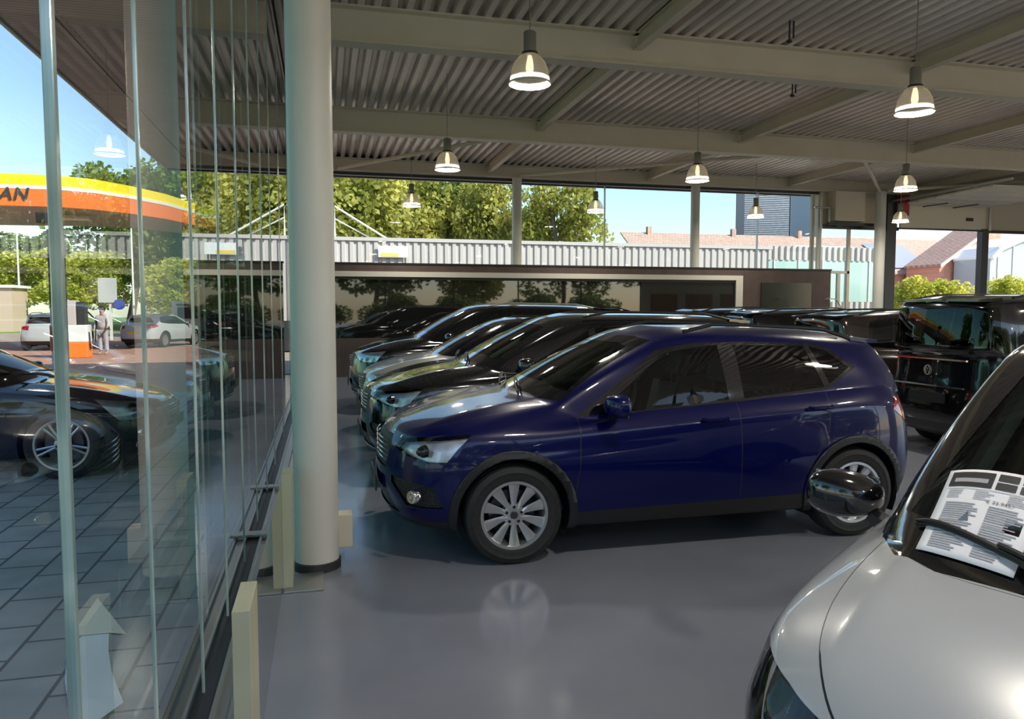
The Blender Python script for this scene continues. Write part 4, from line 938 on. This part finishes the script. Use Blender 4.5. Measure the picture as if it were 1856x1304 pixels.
# kiosk and posts
e=empty('price_cabinet',(-7.6,47.2,0),0,'white slatted cabinet beside the filling station','cabinet')
MB().box(-.9,.9,-.4,.4,-.1,2.1).build('case',M['white'],e,False,.03)
MB().box(-.6,.6,-.43,-.4,1.1,1.75).build('grille_panel',M['darksteel'],e); MB().box(-.65,.65,-.43,-.4,1.85,1.95).build('top_slot',M['darksteel'],e)
for x,y,h,d in((-23.7,68.3,9,'left of the info pillar'),(-13.6,60.6,9,'behind the canopy')):
    e=empty('lamp_post',(x,y,0),0,'slim white street lamp post '+d,'lamp post'); MB().tube([(0,0,0),(0,0,h)],[.09,.05],8).build('pole',M['white'],e,True); MB().box(-.1,.9,-.12,.12,h-.05,h+.05).build('lamp_head',M['alu'],e,False,.02)
e=empty('t_post',(-6.4,48.0,0),0,'white T-shaped post beside the white cabinet','post'); MB().box(-.1,.1,-.1,.1,0,3.5).build('pole',M['white'],e); MB().box(-.45,.3,-.15,.15,3.4,3.6).build('crossbar',M['white'],e,False,.02)
e=empty('station_sign',(-11,44,0),0,'white station sign board with a blue disc','sign'); MB().box(-.06,.06,-.06,.06,0,3.3).build('pole',M['white'],e); MB().box(-.55,.35,-.12,-.06,2.0,3.3).build('board',mat('sign_pale',(.6,.62,.62),.5),e); MB().lathe([(0,.0),(.28,.0),(.28,.03),(0,.03)],20,Matrix.Translation((.45,-.15,1.9))@Matrix.Rotation(R_(90),4,'X')).build('blue_disc',mat('sign_blue',(.03,.08,.45),.4),e)
e=empty('low_wall',(-17,62,0),0,'pale low building behind the parked cars','building'); MB().box(-14,-5,0,3,0,3.2).build('wall',mat('pale_wall',(.55,.42,.33),.7),e); MB().box(-14.2,-4.8,-.2,3.2,3.2,3.4).build('roof',M['white'],e)
e=empty('white_fence_wall',(-8,56,0),0,'low white wall behind the white hatchback','wall'); MB().box(-4,3,0,.3,0,2.6).build('wall_face',mat('white_wall',(.62,.6,.55),.7),e); MB().box(-4.1,3.1,-.05,.35,2.6,2.7).build('coping',M['white'],e)
# person refuelling
def skin_fig(name,pts,edges,rad,m,parent,sub=2):
    me=bpy.data.meshes.new(name); me.from_pydata(pts,edges,[]); o=bpy.data.objects.new(name,me); link(o,parent)
    sk=o.modifiers.new('skin','SKIN'); o.modifiers.new('sub','SUBSURF').levels=sub; o.modifiers['sub'].render_levels=sub
    for i,r in enumerate(rad): me.skin_vertices[0].data[i].radius=(r,r)
    me.skin_vertices[0].data[0].use_root=True; me.materials.append(m); return o
e=empty('person',(-8.05,31.0,-.04),R_(-20),'dark-haired person in pale grey clothes standing by the pump','person')
skinm=mat('skin',(.45,.26,.18),.5); cloth=mat('pale_clothes',(.50,.46,.48),.8)
P_=[(0,0,.93),(0,0,1.12),(0,.01,1.36),(0,0,1.50),(0,-.02,1.60),(0,-.01,1.72),(-.09,0,.88),(-.10,-.02,.48),(-.11,.02,.07),(-.12,-.13,.03),(.09,0,.88),(.11,.03,.48),(.12,.05,.07),(.13,-.10,.03),
    (-.19,0,1.40),(-.26,.02,1.13),(-.22,-.16,.93),(-.21,-.24,.90),(.19,0,1.40),(.28,-.04,1.14),(.34,-.22,1.02),(.36,-.30,1.01)]
E_=[(0,1),(1,2),(2,3),(3,4),(4,5),(0,6),(6,7),(7,8),(8,9),(0,10),(10,11),(11,12),(12,13),(2,14),(14,15),(15,16),(16,17),(2,18),(18,19),(19,20),(20,21)]
Rd=[.15,.13,.15,.055,.085,.08,.095,.065,.045,.035,.095,.065,.045,.035,.06,.045,.032,.03,.06,.045,.032,.03]
skin_fig('body',P_,E_,Rd,skinm,e)
C_=[(0,0,.93),(0,0,1.15),(0,.01,1.38),(-.19,0,1.41),(-.26,.02,1.15),(-.23,-.12,.97),(.19,0,1.41),(.28,-.04,1.15),(.33,-.18,1.04)]
skin_fig('shirt',C_,[(0,1),(1,2),(2,3),(3,4),(4,5),(2,6),(6,7),(7,8)],[.175,.155,.165,.08,.062,.05,.08,.062,.05],cloth,e)
T_=[(0,0,.95),(-.09,0,.86),(-.10,-.02,.48),(-.11,.02,.12),(.09,0,.86),(.11,.03,.48),(.12,.05,.12)]
skin_fig('trousers',T_,[(0,1),(1,2),(2,3),(0,4),(4,5),(5,6)],[.165,.115,.085,.07,.115,.085,.07],mat('grey_trousers',(.42,.40,.44),.8),e)
bmx=bmesh.new(); bmesh.ops.create_uvsphere(bmx,u_segments=16,v_segments=10,radius=.118)
for v in bmx.verts: v.co=Vector((v.co.x*.9,v.co.y*1.0+.025,v.co.z*1.0+1.70)); 
bmesh.ops.delete(bmx,geom=[v for v in bmx.verts if v.co.z<1.66 and v.co.y<.02],context='VERTS')
me=bpy.data.meshes.new('hair'); bmx.to_mesh(me); bmx.free(); me.materials.append(M['black']); link(bpy.data.objects.new('hair',me),e)
MB().tube([(0,-.11,1.67),(0,-.125,1.635),(0,-.105,1.63)],[.012,.018,.012],6).build('nose',skinm,e,True)
# ------------------------------------------------------------------ the cars
blue=paint('blue_paint',(.0005,.0018,.06),0,.3,coat=.7,spec=.15)
blk=paint('black_paint',(.004,.004,.005),0,.12); blk2=paint('blueblack_paint',(.004,.006,.014),.1,.12); grey=paint('grey_green_paint',(.36,.36,.31),0,.3); wht=paint('white_paint',(.44,.455,.47),0,.25)
brn=paint('brown_black_paint',(.03,.022,.018),.3,.2)
BL=dict(b0=.915,b1=1.085,xe=3.84,xb=3.98,zb=1.03,rd=.06,xB=2.47,xC=3.22,cr6=.75,
  dlo=[(1.30,.945),(1.92,1.385),(2.2,1.425),(2.6,1.43),(3.15,1.415),(3.32,1.375),(3.50,1.235),(3.22,1.085),(2.5,1.015)],
  tl=[(3.74,.93),(3.79,1.01),(4.25,1.02),(4.25,.78),(3.96,.78)],
  w=([(1.45,.965),(1.96,1.355),(2.2,1.40),(2.39,1.408),(2.42,1.03),(1.7,.97)],[(2.54,1.035),(2.52,1.41),(3.10,1.395),(3.20,1.10)],[(3.25,1.12),(3.15,1.39),(3.28,1.36),(3.44,1.235)]),mx=1.52,mdz=.0)
car(K(mat=blue,**BL),'suv',(.34,5.52,0),0,'dark blue compact SUV parked nearest, side on',level=3,detail=2)
big=dict(L=4.50,W=1.84,H=1.63,fo=.90,wb=2.68,zf=.92,zc=1.12,xc=1.05,xr=1.95,xe=4.2,xb=4.12,zb=1.12,tr=.635,b0=1.03,b1=1.09,R=.345,rim=.24)
car(K(mat=blk,**{**big,'spokes':(5,.012,.02,.16)}),'suv',(.34,7.95,0),0,'glossy black SUV second in the row, behind the blue one',level=3,detail=2)
car(K(mat=grey,L=4.35,W=1.80,H=1.56,roofmat=blk,spokes=(5,.02,.03,0)),'suv',(.42,10.4,0),0,'grey-green SUV with black roof, third in the row',level=2,detail=1)
car(K(mat=blk,L=4.75,W=1.95,H=1.76,fo=.88,wb=2.9,zf=1.0,zc=1.21,xc=1.08,xr=2.0,xe=4.45,xb=4.40,zb=1.22,tr=.68,b0=1.11,b1=1.17,R=.37,rim=.25,railmat='alu',spokes=(5,.015,.02,.15)),'suv',(.38,13.0,0),0,'tall black SUV with silver roof rail, fourth in the row',level=2,detail=1)
car(K(mat=blk2,L=4.3,H=1.58,zc=1.08),'suv',(1.15,16.6,0),0,'blue-black SUV farthest in the row by the partition',level=2,detail=1)
# second row, tails toward the first row (facing away to the right)
for x,y,H_,m_,lb in((11.2,9.75,1.66,brn,'dark brown SUV roof showing behind the blue car'),(11.3,12.2,1.68,blk,'black SUV in the second row, middle one'),(11.4,14.7,1.70,blk2,'dark SUV in the second row, farthest one')):
    car(K(mat=m_,L=4.5,W=1.84,H=H_,fo=.9,wb=2.68,xe=4.15,xb=4.08,zf=.93,zc=1.12,b0=1.03,b1=1.09,tr=.65),'suv',(x,y,0),R_(180),lb,level=2,detail=1)
car(K(mat=blk,L=4.55,W=1.86,H=1.84,fo=.88,wb=2.75,zf=1.0,zc=1.2,xc=.95,xr=1.75,xe=4.46,xb=4.46,zb=1.22,tr=.74,b0=1.12,b1=1.16,rd=.01,wt=4.0,wq=4.05,rb=.01,rgw=.80,tly=.86,tl=[(4.36,.80),(4.40,1.38),(4.7,1.38),(4.7,.80)]),'van',(11.2,7.12,0),R_(180),'tall black family van seen from behind at right',level=3,detail=2,cat='van')
car(K(mat=wht,roofmat=blk,mirrormat=blk,W=1.81,H=1.60,zf=.80,zc=.995,xc=.64,cw=1.8,wa=1.24,xr=1.86,reflmat='darkrefl',nofog=1,nolens=1,nowiper=1,cowl=[(.60,0),(.645,.28),(.70,.49),(.80,.62),(.98,.705),(1.06,.735)],b0=.93,b1=1.05,mx=1.40,mdz=-.06,msz=1.10),'suv',(1.22,.83,0),R_(32),'white compact SUV with black roof, nearest at lower right',level=3,detail=2)
# outside
sed=dict(L=4.75,W=1.84,H=1.43,fo=.92,wb=2.82,zf=.74,zc=.96,xc=1.25,xr=2.15,xe=3.75,xb=4.15,zb=1.04,tr=.58,b0=.90,b1=.96,R=.345,rim=.25,rails=False,clad=False,wt=3.3,wq=3.9,gc=.16,roofmat=None)
car(K(mat=blk2,**{**sed,'spokes':(5,.012,.012,.13)}),'saloon_car',(-1.62,9.1,-.02),R_(180),'black saloon car parked outside the glass facade',level=3,detail=2)
car(K(mat=wht),'suv',(-11.0,38.2,-.04),R_(-92),'white SUV with black bumper left of the fuel pump',level=2,detail=1)
car(K(mat=wht,L=4.4,H=1.5,rails=False,rplate=1),'estate_car',(-6.5,39.6,-.04),R_(-110),'white estate car with red tail lights beside the fuel pump',level=2,detail=1)
car(K(mat=brn,L=4.3,H=1.48,rails=False),'hatchback',(-3.6,45.5,-.04),R_(-120),'dark small car to the right of the white estate outside',level=2,detail=1)

# van badge, chrome strips
van=[o for o in COL.objects if o.name.startswith('van') and o.get('category')=='van'][0]
b_=MB(); X0=4.562
b_.lathe([(.048,.0),(.056,.0),(.058,.008),(.046,.008)],32,Matrix.Translation((X0-.01,0,.98))@Matrix.Rotation(R_(90),4,'Y'),close=True)
for pts in (((-.024,.038),(0,.006),(.024,.038)),((-.038,.022),(-.018,-.038),(0,-.004),(.018,-.038),(.038,.022))): b_.tube([(X0,a,.98+c) for a,c in pts],.0045,6)
b_.build('badge',M['chrome'],van,True,label='round chrome maker badge')
MB().box(X0-.03,X0-.005,-.52,.52,1.10,1.118).build('chrome_strip',M['chrome'],van); MB().box(X0-.02,X0+.005,-.5,.5,.80,.815).build('chrome_strip',M['chrome'],van)
MB().box(X0-.01,X0+.008,-.26,.26,.62,.73).build('number_plate',M['black'],van)
MB().box(4.42,4.47,-.16,.16,1.735,1.76).build('brake_light',M['redlens'],van)

# price sheet lying on the windscreen of the white SUV, held by the wiper
from mathutils.bvhtree import BVHTree
ws=[o for o in COL.objects if o.get('label','').startswith('white compact SUV with black roof')][0]
vs=[];fs=[]
for ch in ws.children:
    if ch.type=='MESH' and ch.name.split('.')[0] in('windscreen','body','bonnet'):
        n0=len(vs); vs+=[v.co.copy() for v in ch.data.vertices]; fs+=[tuple(i+n0 for i in q.vertices) for q in ch.data.polygons]
bv=BVHTree.FromPolygons(vs,fs)
sh=empty('price_sheet',ws.location,ws.rotation_euler.z,'white printed price sheet tucked under the wiper of the white SUV','paper')
BLc,TLc=Vector((.80,.565)),Vector((1.18,.575)); BRc,TRc=Vector((.70,.315)),Vector((1.07,.30))
def sp(u,v,h=.004):
    q=BLc.lerp(BRc,u).lerp(TLc.lerp(TRc,u),v); hit=bv.ray_cast(Vector((q.x,q.y,3)),Vector((0,0,-1)))
    z=hit[0].z if hit[0] else 1.1
    return Vector((q.x,q.y,z))+Vector((-.35,0,.93))*h
def patch(u0,u1,v0,v1,h,nu=4,nv=4):
    m=MB(); g=[sp(u0+(u1-u0)*i/nu,v0+(v1-v0)*j/nv,h) for j in range(nv+1) for i in range(nu+1)]
    m.add(g,[(j*(nu+1)+i,j*(nu+1)+i+1,(j+1)*(nu+1)+i+1,(j+1)*(nu+1)+i) for j in range(nv) for i in range(nu)]); return m
pw=mat('paper',(.80,.81,.86),.6); pk=mat('print_dark',(.02,.02,.02),.5); pg=mat('print_grey',(.36,.36,.40),.6)
o=patch(0,1,0,1,.006,12,14).build('sheet',pw,sh,True); s_=o.modifiers.new('s','SOLIDIFY'); s_.thickness=.0008
patch(.05,.50,.78,.96,.0085).build('photo_panel',pk,sh,True)
patch(.10,.45,.83,.88,.0092).build('car_print',pg,sh,True)
for k,(u0,u1,v0,v1) in enumerate(((.54,.74,.88,.96),(.54,.74,.78,.86),(.78,.96,.88,.96),(.78,.96,.78,.86))): patch(u0,u1,v0,v1,.0085,2,2).build('photo_panel',pk,sh,True)
tx=MB(); rr_=random.Random(4)
for k in range(22):
    v=.06+k*.0245
    for u0 in(.10,.55): 
        q=patch(u0,u0+rr_.uniform(.22,.37),v,v+.011,.0085,3,1); tx.add(q.v,q.f)
for k in range(5):
    for u0 in(.08,.36,.70):
        q=patch(u0,u0+rr_.uniform(.12,.2),.64+k*.022,.648+k*.022,.0085,2,1); tx.add(q.v,q.f)
q=patch(.05,.95,.752,.758,.0085,4,1); tx.add(q.v,q.f)
tx.build('printed_text',pg,sh)
fc=bpy.data.curves.new('p','FONT'); fc.body='\u20ac 22.945,-'; fc.size=1; ft_=bpy.data.objects.new('t',fc); link(ft_); mt_=bpy.data.meshes.new_from_object(ft_.evaluated_get(bpy.context.evaluated_depsgraph_get())); bpy.data.objects.remove(ft_)
for v in mt_.vertices: v.co=sp(.50+v.co.x*.068,.615+v.co.y*.045,.009)
mt_.materials.append(pk); link(bpy.data.objects.new('price',mt_),sh)

def onws(x,y,h):
    hit=bv.ray_cast(Vector((x,y,3)),Vector((0,0,-1))); z=hit[0].z if hit[0] else 1
    return Vector((x-.3*h,y,z+h))
for (x0,y0),(x1,y1) in (((.93,.60),(.62,.12)),((.86,-.02),(.62,-.42))):
    m=MB(); n=12
    m.tube([onws(x0+(x1-x0)*i/n,y0+(y1-y0)*i/n,.012) for i in range(n+1)],.006,6)
    m.tube([onws(x0+(x1-x0)*i/n,y0+(y1-y0)*i/n,.022) for i in range(n+1)],[.004]+[.008]*(n-1)+[.006],6)
    m.tube([onws(x0+(x1-x0)*(.5+.5*i/n)-.03*i/n,y0+(y1-y0)*(.5+.55*i/n),.034+.01*math.sin(i/n*3)) for i in range(n+1)],[.008]*n+[.012],6)
    m.build('wiper',M['black'],ws,True)
